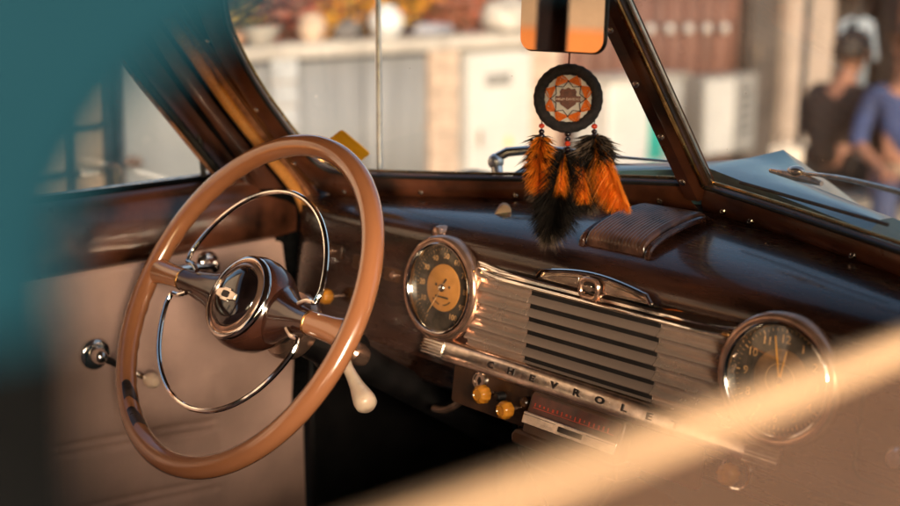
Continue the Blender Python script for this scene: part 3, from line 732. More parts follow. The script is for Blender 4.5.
# ---------------- hood, wipers, antenna
m = M()
hx = [-1, -.75, -.5, -.25, -.08, 0, .08, .25, .5, .75, 1]
def hood_z(y, u):
    a = abs(u)
    if y <= .40:
        t = (y-.26)/.14
        w = .268-.010*t; x = u*w
        z = (.170+.006*t) - (.020+.15*t*t)*a
    else:
        t = (y-.40)/1.0
        w = .258-.08*t; x = u*w; z = .176-.45*t-.10*t*t-(.172)*a
    return x, z
yv = [.226, .25, .285, .31, .34, .37, .40, .45, .55, .7, .9, 1.1, 1.4]
rows = []
for y in yv:
    r = []
    for u in hx:
        x, z = hood_z(y, u); r.append((x, y-(.085 if y < .3 else .07)*abs(u)*(1 if y < .41 else .6), z))
    rows.append([(r[0][0]-.002, r[0][1], r[0][2]-.30)]+r+[(r[-1][0]+.002, r[-1][1], r[-1][2]-.30)])
rows.insert(0, [(x, y+.012, z-.09) for x, y, z in rows[0]])
m.grid(rows); build('hood', m, K['hoodteal'], car, sharp=18)
m = M(); rows = []
for i in range(29):
    x = -.60+1.20*i/28; yb = yPL(x, .11); rows.append([(x, yb+.022, .098-.045*(abs(x)/.6)**2), (x, yb+.04, .075-.05*(abs(x)/.6)**2), (x, yb+.16, .0-.06*(abs(x)/.6)**2), (x, yb+.3, -.14)])
m.grid(rows); build('cowl', m, K['hoodteal'], car)
for s in (-1, 1):
    m = M(); rows = []
    for j in range(14):
        y = .30+1.4*j/13
        rows.append([(s*(.40+.42*math.sin(t)), y, -.42+.25*math.cos(t)*math.sin(PI*(.15+.8*j/13))) for t in [-PI/2+PI*k/12 for k in range(13)]])
    m.grid(rows); build('front_fender', m, K['hoodteal'], car)
# left wiper: chrome pivot, arm and blade
base = V((-.300, .128, .141))
m = M(); m.tube([base+V((.010, .004, -.022)), base+V((.004, .009, -.004)), base+V((-.002, .012, .008))], [.0075, .0080, .0085], 14); w1 = build('wiper', m, K['satin'], car)
m = M(); m.ball(base+V((-.003, .012, .012)), .0120); build('wiper_pivot', m, K['satin'], w1)
m = M(); m.tube([base+V((-.001, .013, .018)), base+V((.010, .022, .026)), base+V((.032, .040, .029)), base+V((.075, .065, .031)), base+V((.16, .088, .028)), base+V((.245, .112, .028))], [.0070, .0072, .0066, .0046, .0022, .0016], 12); build('wiper_arm', m, K['chrome'], w1)
m = M(); m.tube([base+V((.12, .078, .016)), base+V((.27, .112, .018))], .003, 8); build('wiper_blade', m, K['rubber'], w1)
# right wiper lying along the foot of the right pane
def rp(x, z, off): return panep(1, x, z, -off)
m = M(); m.tube([rp(.075, .158, .012), rp(.30, .148, .012)], .0022, 8); w2 = build('wiper', m, K['rubber'], car)
m = M(); m.tube([rp(.125, .174, .024), rp(.165, .172, .026), rp(.205, .171, .024)], [.003, .0065, .003], 8); m.ball(rp(.165, .177, .028), .008, sc=(1.4, 1, .8)); build('wiper_clip', m, K['wornchrome'], w2)
m = M(); m.tube(catmull([rp(.165, .175, .028), rp(.23, .178, .03), rp(.30, .176, .03), rp(.37, .170, .03), rp(.45, .162, .03)], 5), [.0022+.0022*i/20 for i in range(21)], 8); build('wiper_arm', m, K['wornchrome'], w2)
# antenna
ab = V((-.531, .114, .05))
m = M(); m.tube([ab, ab+V((0, 0, .06)), ab+V((0, .001, .30)), ab+V((0, .003, .62))], [.0052, .0046, .0044, .0040], 12); an = build('antenna', m, K['satin'], car)
m = M(Frame(ab)); m.lathe([(.016, -.03), (.015, .0), (.010, .012), (.0058, .020), (.0054, .03)], 20); build('antenna_foot', m, K['chrome'], an)

# ================================================================== LOOSE THINGS IN THE CAR
# dreamcatcher hanging from the mirror
DCc = V((0, -.052, .2775))
dc = thing('dreamcatcher', 'black hooped dreamcatcher with orange web and black and orange feathers hanging from the mirror', 'dreamcatcher', (0, -.052, .2775))
a_ = .68; DF = Frame(DCc, (math.cos(a_), math.sin(a_), 0), (0, 0, 1), (math.sin(a_), -math.cos(a_), 0))
m = M(DF)
rows = []
for i in range(96):
    t = 2*PI*i/96; rows.append([((.0325+.0063*math.cos(u)*(1+.05*math.sin(70*t)))*math.cos(t), (.0325+.0063*math.cos(u)*(1+.05*math.sin(70*t)))*math.sin(t), .0055*math.sin(u)) for u in [2*PI*k/14 for k in range(14)]])
m.grid(rows, close_u=True, close_v=True); build('hoop', m, K['cordblack'], dc)
m = M(DF); m.tube([(0, .038, 0), (.0005, .05, .0), (0, .064, 0)], .0011, 8); build('hanging_cord', m, K['shield'], dc)
m = M(DF); m.lathe([(.0001, -.0012), (.027, -.0012), (.0275, 0), (.0001, .0)], 48); build('backing_disc', m, K['disc'], dc)
NP = 8
po = [(.0268*math.cos(2*PI*k/NP+PI/8), .0268*math.sin(2*PI*k/NP+PI/8)) for k in range(NP)]
pm = [(.0196*math.cos(2*PI*(k+.5)/NP+PI/8), .0196*math.sin(2*PI*(k+.5)/NP+PI/8)) for k in range(NP)]
m = M(DF)
for k in range(NP):
    o0, mid, o1 = V((*po[k], .0012)), V((*pm[k], .0022)), V((*po[(k+1) % NP], .0012))
    pmid = V((*pm[(k-1) % NP], .0022))
    for j in range(7):
        f = j/6
        m.tube([pmid.lerp(mid, .12+.10*f).lerp(V((*po[k], .0014)), f*.55), mid.lerp(pmid, .05).lerp(o0, f*.96) if False else mid.lerp(o0, f*.30)], .0006, 5)
    # bundles of orange thread from each rim anchor to the two web knots
    for q in (mid, pmid):
        for j in range(8):
            off = V((random.uniform(-1, 1), random.uniform(-1, 1), random.uniform(0, .6)))*.0014
            m.tube([o0+off*1.3, o0.lerp(q, .5)+off*1.3+V((0, 0, .0006)), q+off*.35], .00048, 5)
build('web', m, K['thread'], dc)
m = M(DF)
pi_ = [(.0140*math.cos(2*PI*k/NP+PI/8), .0140*math.sin(2*PI*k/NP+PI/8)) for k in range(NP)]
for k in range(NP):
    a, b, c2 = (*pm[k], .0030), (*pi_[k], .0022), (*pi_[(k+1) % NP], .0022)
    m.tube([b, a], .0005, 5); m.tube([a, c2], .0005, 5)
    m.ball((*pm[k], .0030), .0011, 8, 5)
build('inner_web', m, K['darkthread'], dc)
# shield badge with its bar
m = M(DF); sh = [(0, .0125), (.0035, .0105), (.0075, .0112), (.0095, .0075), (.0088, .0045), (.0102, .001), (.0102, -.003), (.0080, -.0068), (.0040, -.0095), (0, -.0125)]
sh = sh+[(-x, y) for x, y in sh[1:-1]][::-1]
m.prism(sh, .0004, .0018); em = build('shield_badge', m, K['shield'], dc, bevel=.0003)
m = M(DF); m.prism(rrect(.0285, .0068, .0006, 2, 0, -.0005), .0017, .0026); build('badge_bar', m, K['shield'], em)
m = M(DF.at((0, -.0005, .0027))); m.text('HARLEY-DAVIDSON', .0036, .0001); build('badge_lettering', m, K['shieldtext'], em)
# strings of beads and feathers
def feather(ax, ay, length, width, lean, parts, seed, curl=.0, zdir=0., fluff=0.):
    """parts: list of (material, from, to, density, spread, len scale); barbs along a drooping shaft"""
    rnd = random.Random(seed)
    sh_ = lambda f: V((ax+lean*f+curl*f*f, ay-length*f, .002+zdir*f+.004*math.sin(3*f)))
    m = M(DF); m.tube([sh_(i/10) for i in range(11)], [.0009*(1-.07*i) for i in range(11)], 6)
    fe = build('feather', m, K['darkthread'], dc)
    for name, material, f0, f1, n, sp, wscale, drop in parts:
        m = M(DF)
        for i in range(n):
            f = f0+(f1-f0)*rnd.random(); side = rnd.choice((-1, 1))
            p = sh_(f); env = math.sin(PI*min(1, .12+.88*(f-f0*.5)/(f1-f0*.5+1e-6)))**.5
            L_ = width*(.55+.6*rnd.random())*max(.35, env)*wscale
            az = rnd.gauss(0, sp); dx = side*(.55+.45*rnd.random()); dz = math.sin(az)*1.0
            d = V((dx, -drop*(.6+.8*rnd.random()), dz)).normalized()
            if fluff: d = V((rnd.gauss(0, .75), -drop*rnd.uniform(-.1, 1.5), rnd.gauss(0, .75))).normalized()
            q1 = p+d*L_*.5+V((0, -.0005, rnd.gauss(0, .0008))); q2 = p+d*L_+V((rnd.gauss(0, .0015), -L_*.35*drop, rnd.gauss(0, .002)))
            w = .00052+.0004*rnd.random()
            up = V((0, 1, 0))*w+V((0, 0, rnd.uniform(-1, 1)))*w
            A = [m.v(p+up), m.v(p-up)]; B = [m.v(q1+up*.85), m.v(q1-up*.85)]; C_ = m.v(q2)
            m.face([A[0], A[1], B[1], B[0]]); m.face([B[0], B[1], C_])
        build(name, m, material, fe, weld=False)
    return fe
def string(ax, ay, beads, y_end):
    m = M(DF); m.tube([(ax, ay, 0), (ax, y_end, .001)], .0007, 6); build('bead_string', m, K['darkthread'], dc)
    for y, r, mm in beads:
        m = M(DF.at((ax, y, .001))); m.ball((0, 0, 0), r, 14, 8, (1, .85, 1)); build('bead', m, mm, dc)
string(-.0290, -.022, [(-.0310, .0034, K['redbead']), (-.0375, .0036, K['darkbead']), (-.0425, .0040, K['darkbead'])], -.046)
string(0.0005, -.037, [(-.0395, .0038, K['darkbead']), (-.0455, .0034, K['darkbead']), (-.0505, .0036, K['redbead']), (-.0570, .0040, K['darkbead'])], -.060)
string(.0300, -.022, [(-.0305, .0036, K['redbead']), (-.0365, .0034, K['darkbead']), (-.0420, .0042, K['darkbead'])], -.046)
OR, BK, GY = K['featherorange'], K['featherblack'], K['feathergrey']
feather(-.0300, -.041, .076, .0300, -.002, [('black_fluff', BK, .0, .75, 700, 1.2, .95, .6), ('grey_tip', GY, .62, 1., 300, .9, .6, 1.2)], 3, 0, -.004, 1)
feather(-.0295, -.041, .066, .0255, -.001, [('orange_vane', OR, .02, .95, 3200, 1.2, .85, .9)], 4, 0, .006, 1)
feather(-.0020, -.056, .104, .0400, -.012, [('black_fluff', BK, .03, .96, 7500, 1.2, .95, .9), ('grey_tip', GY, .84, 1.03, 600, .9, .70, 1.5)], 5, -.006, -.006, 1)
feather(-.0030, -.055, .044, .0210, -.003, [('orange_vane', OR, .10, .95, 1100, .5, .80, 2.0)], 15, 0, .026)
feather(.0140, -.057, .056, .0210, .008, [('orange_vane', OR, .06, .95, 1100, .6, .85, 1.4)], 11, 0, .014)
feather(.0310, -.040, .066, .0340, .004, [('black_fluff', BK, .0, .55, 1900, 1.2, .9, .5), ('grey_tip', GY, .0, .4, 420, 1.2, 1.0, .3)], 7, -.004, -.008, 1)
feather(.0270, -.044, .080, .0320, -.002, [('black_fluff', BK, .25, 1., 2800, 1.1, .9, 1.1), ('grey_tip', GY, .6, 1.03, 600, 1.0, .9, 1.2)], 8, -.004, -.012, 1)
feather(.0335, -.038, .076, .0330, .024, [('orange_vane', OR, .02, 1., 3600, .45, .85, 1.35)], 9, .010, .016)

# cream shell-like trinket on the dash top
m = M(Frame((-.232, .078, .0925), V((.7, .7, 0)).normalized(), V((0, 0, 1)), V((.7, -.7, 0)).normalized()))
m.prism([(-.0145, -.006), (-.009, -.0035), (.012, -.001), (.0155, .003), (.0145, .010), (.010, .0165), (.004, .0180), (-.001, .0150), (-.006, .0070)], -.007, .007)
tag(build('trinket', m, K['cream'], None, (-.232, .078, .0885), bevel=.004, bseg=3), 'small cream wedge shaped trinket lying on the dash top left of the feathers', 'trinket')
# amber sticker on the foot of the driver's pane
stf = panep(-1, -.521, .154, -.0005); ex = V((.87, -.05, .47)); n_ = NLw; ey = n_.cross(ex).normalized(); ex = ey.cross(n_).normalized()
F = Frame(stf, ex, ey, n_)
m = M(F); m.prism(rrect(.086, .056, .006, 5), -.0006, .0006)
stc = build('windshield_sticker', m, thin_mat('amber_sticker', (1.0, .54, .03), .6), None, stf)
tag(stc, 'amber yellow sticker with dark scribble on the windshield behind the wheel rim', 'sticker')
m = M(F)
for x, y, w, h in ((-.018, .004, .014, .004), (.002, .006, .018, .003), (-.012, -.006, .020, .003), (.012, -.008, .008, .005)): m.box((x-w/2, y-h/2, .0006), (x+w/2, y+h/2, .0010))
build('sticker_print', m, mat('sticker_ink', (.16, .06, .01), .6), stc)

# ================================================================== OUTSIDE
WX = -5.4
GZ = -1.30
def ground_z(x, y):
    d = math.hypot(x, y*.8); t = min(1, max(0, (d-2.2)/2.6)); return -ZO-.35*t*t*(3-2*t)
m = M()
rings = [0, .5, 1, 1.5, 2, 2.4, 2.8, 3.2, 3.6, 4.0, 4.5, 5, 6, 8, 12, 20, 40, 100, 400]
rows = []
for r in rings[1:]:
    rows.append([(r*math.cos(2*PI*k/48), r*math.sin(2*PI*k/48), ground_z(r*math.cos(2*PI*k/48), r*math.sin(2*PI*k/48)) if r < 60 else GZ) for k in range(48)])
m.grid(rows, close_v=True); m.face([m.bm.verts[i] for i in range(0)]) if False else None
m.bm.verts.ensure_lookup_table(); m.face([m.bm.verts[k] for k in range(48)])
g_mat = mat('pale_paving', (.30, .27, .245), .85, var=.14, vscale=.9, bump=.3, bscale=40)
structure(build('ground', m, g_mat, None, (0, 0, -ZO)))

plaster = mat('pale_plaster', (.40, .37, .34), .85, var=.06, vscale=1.6, bump=.15, bscale=60)
whitep = mat('white_paint', (.54, .525, .51), .5, var=.04, vscale=2.5)
greyp = mat('grey_sheet_metal', (.25, .25, .255), .5, metal=.1, var=.07, vscale=1.4, stretch=(1, 6, .5))
blockm = mat('tan_block', (.47, .35, .275), .85, var=.08, vscale=12, bump=.4, bscale=70)
mortar = mat('mortar', (.36, .30, .25), .9, var=.1, vscale=30)
coping = mat('pale_coping', (.44, .40, .36), .8, var=.08, vscale=6, bump=.2, bscale=60)
darkm = mat('dark_metal', (.035, .040, .050), .5, var=.2, vscale=10)
rustw = mat('red_brown_cladding', (.16, .075, .056), .6, var=.14, vscale=3, stretch=(1, 8, .5))
tealsign = mat('green_teal_sign', (.03, .36, .30), .5, var=.08)
beige = mat('beige_render', (.38, .30, .25), .85, var=.07, vscale=4, bump=.2, bscale=50)
tanpane = mat('tan_blind', (.50, .36, .25), .7, var=.1, vscale=5)
terr = mat('terracotta', (.52, .27, .15), .7, var=.12, vscale=12)
stone = mat('rough_stone', (.40, .35, .31), .9, var=.15, vscale=9, bump=.5, bscale=30)

# boundary wall: a plastered backing wall with a pale coping
w = thing('boundary_wall', 'low pale plastered wall with a cream coping along the lane', 'wall', (WX, 4, GZ))
m = M(); m.box((WX-.25, 2.98, GZ-.1), (WX-.06, 5.98, -.10)); build('wall_body', m, plaster, w)
m = M(); m.box((WX-.30, 2.96, -.10), (WX+.05, 6.0, -.005)); build('wall_coping', m, coping, w, bevel=.012)
# white plastered gateway seen through the driver's window
gw = thing('white_gate', 'plain off white metal gate with a round knob seen through the driver door window', 'gate', (WX, 2.6, GZ))
m = M(); m.box((WX-.05, 2.245, GZ+.04), (WX, 2.955, .55)); build('gate_leaf', m, mat('off_white_enamel', (.34, .35, .355), .45, var=.05, vscale=2), gw, bevel=.006)
m = M(); m.box((WX-.08, 2.955, GZ), (WX+.02, 2.975, .58)); m.box((WX-.08, 2.195, GZ), (WX+.02, 2.240, .58)); m.box((WX-.08, 2.2405, .552), (WX+.02, 2.9545, .58)); build('gate_frame', m, darkm, gw)
m = M(Frame((WX, 2.285, -.63), (0, 1, 0), (0, 0, 1), (1, 0, 0))); m.lathe([(.032, 0), (.032, .01), (.014, .015), (.014, .05), (.030, .06), (.034, .08), (.024, .10), (.0001, .104)], 24); build('gate_knob', m, K['nickel'], gw)
wn_ = thing('barred_window', 'small dark framed window with tan blinds left of the white gate', 'window', (WX, 2.05, -.90))
m = M()
for y in (1.62, 1.90, 2.14): m.box((WX-.05, y-.016, -.95), (WX+.025, y+.016, .20))
for z in (-.95, -.655, -.40, -.13, .18): m.box((WX-.05, 1.604, z-.014), (WX+.020, 2.156, z+.014))
build('window_bars', m, darkm, wn_)
m = M(); m.box((WX-.04, 1.62, -.94), (WX-.03, 2.14, .18)); build('window_blind', m, tanpane, wn_)
hw = thing('house_wall', 'pale rendered house wall around the barred window beside the white gate', 'wall', (WX, .5, GZ))
m = M(); m.box((WX-.20, -.9, GZ-.1), (WX-.052, 2.19, .9)); build('wall_body', m, plaster, hw)
m = M(); m.box((WX-.052, -.9, -1.02), (WX+.03, 2.19, -.97)); build('wall_ledge', m, coping, hw)
# grey sheet gate
gg = thing('grey_gate', 'wide grey sheet metal double gate under the coping between block pillars', 'gate', (WX, 4, GZ))
for ya, yb in ((3.125, 3.265), (3.475, 4.02), (4.028, 4.585)):
    m = M(); rows = []
    n = max(4, int((yb-ya)/.02))
    rows = [[(WX+(.006 if i % 4 < 2 else .0), ya+(yb-ya)*i/n, z) for z in (GZ+.05, -.125)] for i in range(n+1)]
    m.grid(rows); build('gate_leaf', m, greyp, gg, solid=.01)
m = M(); m.box((WX-.03, 3.12, -.125), (WX+.02, 4.59, -.1005)); m.box((WX-.03, 3.12, GZ+.02), (WX+.02, 4.59, GZ+.05)); build('gate_rail', m, darkm, gg)
# block pillars
def pillar(ya, yb, z1, label, course=.152, mm=blockm):
    p = thing('block_pillar', label, 'pillar', (WX, (ya+yb)/2, GZ), 'stacked block pillars along the lane wall')
    m = M(); m.box((WX-.05, ya+.006, GZ), (WX+.030, yb-.006, z1)); build('mortar_core', m, mortar, p)
    z = GZ; blk = M()
    while z < z1-.02:
        zt_ = min(z+course-.014, z1); j = random.uniform(-.003, .003)
        blk.box((WX-.05, ya+j, z), (WX+.040+j, yb+j, zt_)); z += course
    build('block_courses', blk, mm, p, bevel=.008)
pillar(4.60, 4.865, -.102, 'tan block pillar right of the antenna, between grey gate and white cabinet')
pillar(5.62, 5.94, -.102, 'tan block pillar behind the dreamcatcher, right of the white cabinet')
pillar(3.275, 3.465, -.102, 'narrow pale blue grey block pillar in the grey gate near the windshield post', mm=mat('blue_white_block', (.40, .41, .43), .8, var=.08, vscale=10))
# white cabinet
cb = thing('white_cabinet', 'tall white utility cabinet with a dark vent and yellow warning label', 'cabinet', (WX, 5.27, GZ))
m = M(); m.box((WX-.05, 4.945, GZ+.02), (WX+.06, 5.60, -.135)); build('cabinet_body', m, whitep, cb, bevel=.012)
m = M(); m.box((WX+.0605, 4.985, GZ+.06), (WX+.072, 5.56, -.175)); build('cabinet_door', m, whitep, cb, bevel=.005)
m = M()
for i in range(4): m.box((WX+.073, 5.10, -.300-i*.024), (WX+.080, 5.36, -.288-i*.024))
build('cabinet_vent', m, darkm, cb)
m = M(); m.prism([(0, 0), (.09, 0), (.045, .085)], 0, .002)
for v in m.bm.verts: v.co = V((WX+.0725+v.co.z, 5.30+v.co.x, -.83+v.co.y))
build('warning_label', m, mat('yellow_label', (.85, .50, .10), .5, var=.05), cb)
m = M(); m.box((WX+.073, 5.02, -.80), (WX+.095, 5.045, -.68)); build('cabinet_handle', m, K['wornchrome'], cb)
# red-brown cladding wall
rw = thing('clad_wall', 'red brown corrugated metal wall behind the windshield divider', 'wall', (WX, 7.5, GZ))
m = M(); n = 130
m.grid([[(WX-.15+.022*math.sin(2*PI*i/10), 6.0+3.05*i/n, z) for z in (GZ-.1, .95)] for i in range(n+1)]); build('wall_sheet', m, rustw, rw, solid=.01)
m = M(); m.box((WX-.20, 6.0, .95), (WX-.05, 9.05, 1.02)); build('wall_cap', m, coping, rw)
for i in range(7):
    y = 6.62+i*.27
    m = M(); m.ball((WX-.055, y, -.015-i*.006), .042, 14, 9)
    m.lathe([(.018, .04), (.018, .075)], 12) if False else None
    o = tag(build('light_globe', m, whitep, None, (WX-.055, y, -.015-i*.006)), 'small white globe lamp strung in a row across the red brown corrugated wall', 'lamp', 'row of white globe lamps on the corrugated wall')
m = M(); m.tube(catmull([(WX-.075, 6.4+i*.27+(.13 if False else 0), .022-i*.006) for i in range(9)], 4), .006, 6); tag(build('lamp_cable', m, darkm, None, (WX-.07, 7.4, 0)), 'thin dark cable carrying the white globe lamps along the wall', 'cable')
# white kiosk with a green panel
ks = thing('white_kiosk', 'white kiosk with a green teal panel between dreamcatcher and windshield divider', 'kiosk', (WX, 6.7, GZ))
m = M(); m.box((WX-.02, 6.18, GZ), (WX+.35, 7.12, -.40)); build('kiosk_body', m, whitep, ks, bevel=.02)
m = M(); m.box((WX+.351, 6.66, -1.05), (WX+.362, 6.86, -.52)); build('green_panel', m, tealsign, ks, bevel=.004)
m = M(); m.box((WX-.04, 6.15, -.399), (WX+.39, 7.15, -.36)); build('kiosk_roof', m, coping, ks, bevel=.01)
# meter box on the clad wall
mb = thing('meter_box', 'off white and grey double door meter box on the red brown wall', 'box', (WX, 8.1, -1.1))
m = M(); m.box((WX-.12, 7.70, -1.16), (WX+.14, 8.52, -.45)); build('box_body', m, mat('grey_enamel', (.26, .25, .24), .5, var=.05), mb, bevel=.015)
m = M(); m.box((WX+.141, 7.72, -1.13), (WX+.155, 8.16, -.48)); build('box_door', m, whitep, mb, bevel=.005)
m = M(); m.box((WX+.141, 8.18, -1.13), (WX+.153, 8.50, -.48)); build('box_door', m, mat('grey_door', (.24, .235, .23), .5, var=.05), mb, bevel=.005)
m = M()
for i in range(5): m.box((WX+.1535, 8.25, -.62-i*.09), (WX+.158, 8.42, -.59-i*.09))
build('box_vent', m, darkm, mb)
gd = thing('steel_doorway', 'dark grey brown steel doorway between the meter box and the beige column', 'door', (WX, 8.8, GZ))
m = M(); m.box((WX-.10, 8.56, GZ), (WX+.03, 9.03, .75)); build('door_leaf', m, mat('grey_brown_steel', (.085, .07, .063), .5, var=.12, vscale=3), gd, bevel=.006)
m = M(); m.tube([(WX+.03, 8.62, -.35), (WX+.07, 8.62, -.35), (WX+.07, 8.62, -.20), (WX+.03, 8.62, -.20)], .01, 8); build('door_pull', m, K['wornchrome'], gd)
# beige column and dark doorway
bc = thing('beige_column', 'square beige rendered column left of the dark doorway', 'column', (WX, 9.45, GZ))
m = M(); m.box((WX-.25, 9.06, GZ), (WX+.12, 9.86, .95)); build('column_shaft', m, beige, bc, bevel=.015)
m = M(); m.box((WX-.27, 9.04, GZ), (WX+.14, 9.88, GZ+.14)); build('column_base', m, coping, bc, bevel=.01)
dd = thing('shop_doorway', 'dark open doorway with a pale lintel behind the seated people', 'doorway', (WX, 10.6, GZ))
m = M(); m.box((WX-.9, 9.87, GZ), (WX-.85, 12.6, 1.0)); build('door_recess', m, mat('dark_interior', (.07, .055, .05), .8, var=.2, vscale=3), dd)
m = M(); m.box((WX-.25, 9.87, .30), (WX+.05, 12.6, 1.0)); build('lintel', m, beige, dd)
m = M(); m.box((WX-.25, 11.9, GZ), (WX+.05, 12.6, .30)); build('door_jamb', m, rustw, dd)
m = M(); m.box((WX-.9, 12.602, GZ), (WX+.2, 20, 2)); tag(build('street_wall', m, beige, None, (WX, 16, GZ)), 'long beige rendered wall farther along the lane past the doorway', 'wall')
# pale bench the people sit on
A28 = math.radians(28); DV = V((-math.sin(A28), math.cos(A28), 0)); RT = V((math.cos(A28), math.sin(A28), 0))
bo = V((.897, -1.072, 0))+DV*7.7
BF = Frame((bo.x, bo.y, GZ), RT, -DV, (0, 0, 1))       # x right, y towards the car, z up
bn = thing('stone_bench', 'long pale stone bench that two people sit on in front of the dark doorway', 'bench', (bo.x, bo.y, GZ))
m = M(BF); m.box((-1.0, -.22, .36), (1.5, .26, .43)); build('bench_seat', m, coping, bn, bevel=.02)
m = M(BF)
for x in (-.8, .25, 1.3): m.box((x-.12, -.18, 0), (x+.12, .2, .36))
build('bench_support', m, stone, bn, bevel=.02)
# pale planter wall lower right in front of the bench
# hanging shirt
hs = thing('hanging_shirt', 'pale blue shirt on a hanger above the bench between the two people', 'shirt', tuple(BF((-.075, -.38, 1.25))))
m = M(BF); HX, HY, HZ = -.075, -.38, 1.03
shp = [(-.075, 0), (.075, 0), (.08, .30), (.11, .15), (.14, .17), (.10, .40), (.04, .43), (0, .41), (-.04, .43), (-.10, .40), (-.14, .17), (-.11, .15), (-.08, .30)]
rows = []
A = [m.v((HX+x, HY+.03+.012*math.sin(x*40), HZ+z)) for x, z in shp]; B = [m.v((HX+x*.98, HY-.03, HZ+z)) for x, z in shp]
m.face(A); m.face(B[::-1])
for i in range(len(shp)):
    j = (i+1) % len(shp); m.face([A[i], A[j], B[j], B[i]])
build('shirt_cloth', m, mat('pale_blue_cotton', (.32, .38, .45), .8, var=.06, vscale=10), hs, bevel=.012)
m = M(BF); m.tube([(HX-.10, HY, HZ+.39), (HX, HY, HZ+.45), (HX+.10, HY, HZ+.39)], .006, 6); m.tube([(HX, HY, HZ+.45), (HX, HY, HZ+.54), (HX+.03, HY, HZ+.575)], .004, 6); build('hanger', m, darkm, hs)
m = M(BF); m.box((-.40, -.43, 1.60), (1.2, -.39, 1.64)); m.box((-.40, -.43, 0), (-.36, -.39, 1.60)); m.box((1.16, -.43, 0), (1.20, -.39, 1.60)); tag(build('clothes_rail', m, darkm, None, tuple(BF((0, -.35, 0)))), 'dark metal clothes rail standing behind the stone bench', 'rail')
# paper bag and yellow cup
pb = thing('paper_bag', 'cream paper carrier bag standing on the bench beside the dark jacketed person', 'bag', tuple(BF((-.42, .20, .43))))
m = M(BF); m.grid([[(-.50, .15, .431), (-.51, .15, .60), (-.515, .15, .70)] for k in (0,)]+[[(-.34, .15, .431), (-.33, .15, .60), (-.325, .15, .70)]]+[[(-.34, .25, .431), (-.33, .26, .60), (-.325, .26, .70)]]+[[(-.50, .25, .431), (-.51, .26, .60), (-.515, .26, .70)]], close_u=True)
build('bag_body', m, mat('cream_paper', (.72, .62, .52), .8, var=.05), pb, solid=.003)
m = M(BF); m.tube(catmull([(-.47, .15, .70), (-.45, .15, .77), (-.39, .15, .77), (-.37, .15, .70)], 5), .004, 6); build('bag_handle', m, K['darkthread'], pb)

# ---------------- people
skin = mat('skin', (.36, .17, .11), .55, var=.05, vscale=20, sub=.1)
def skinned(name, chains, material, parent, levels=1):
    """chains: dict name -> (pos, radius, parent name); one continuous surface grown on a skeleton"""
    names = list(chains); idx = {n: i for i, n in enumerate(names)}
    L0_ = ROOTLOC[parent.name]
    me = bpy.data.meshes.new(name)
    me.from_pydata([V(chains[n][0])-L0_ for n in names], [(idx[n], idx[chains[n][2]]) for n in names if chains[n][2]], [])
    o = bpy.data.objects.new(name, me); COL.objects.link(o); o.parent = parent; ROOTLOC[o.name] = L0_
    md = o.modifiers.new('skin', 'SKIN'); md.use_smooth_shade = True
    for i, n in enumerate(names):
        r = chains[n][1]; me.skin_vertices[0].data[i].radius = (r, r) if not isinstance(r, tuple) else r
    me.skin_vertices[0].data[0].use_root = True
    sb = o.modifiers.new('subdivision', 'SUBSURF'); sb.levels = sb.render_levels = levels
    me.materials.append(material)
    return o
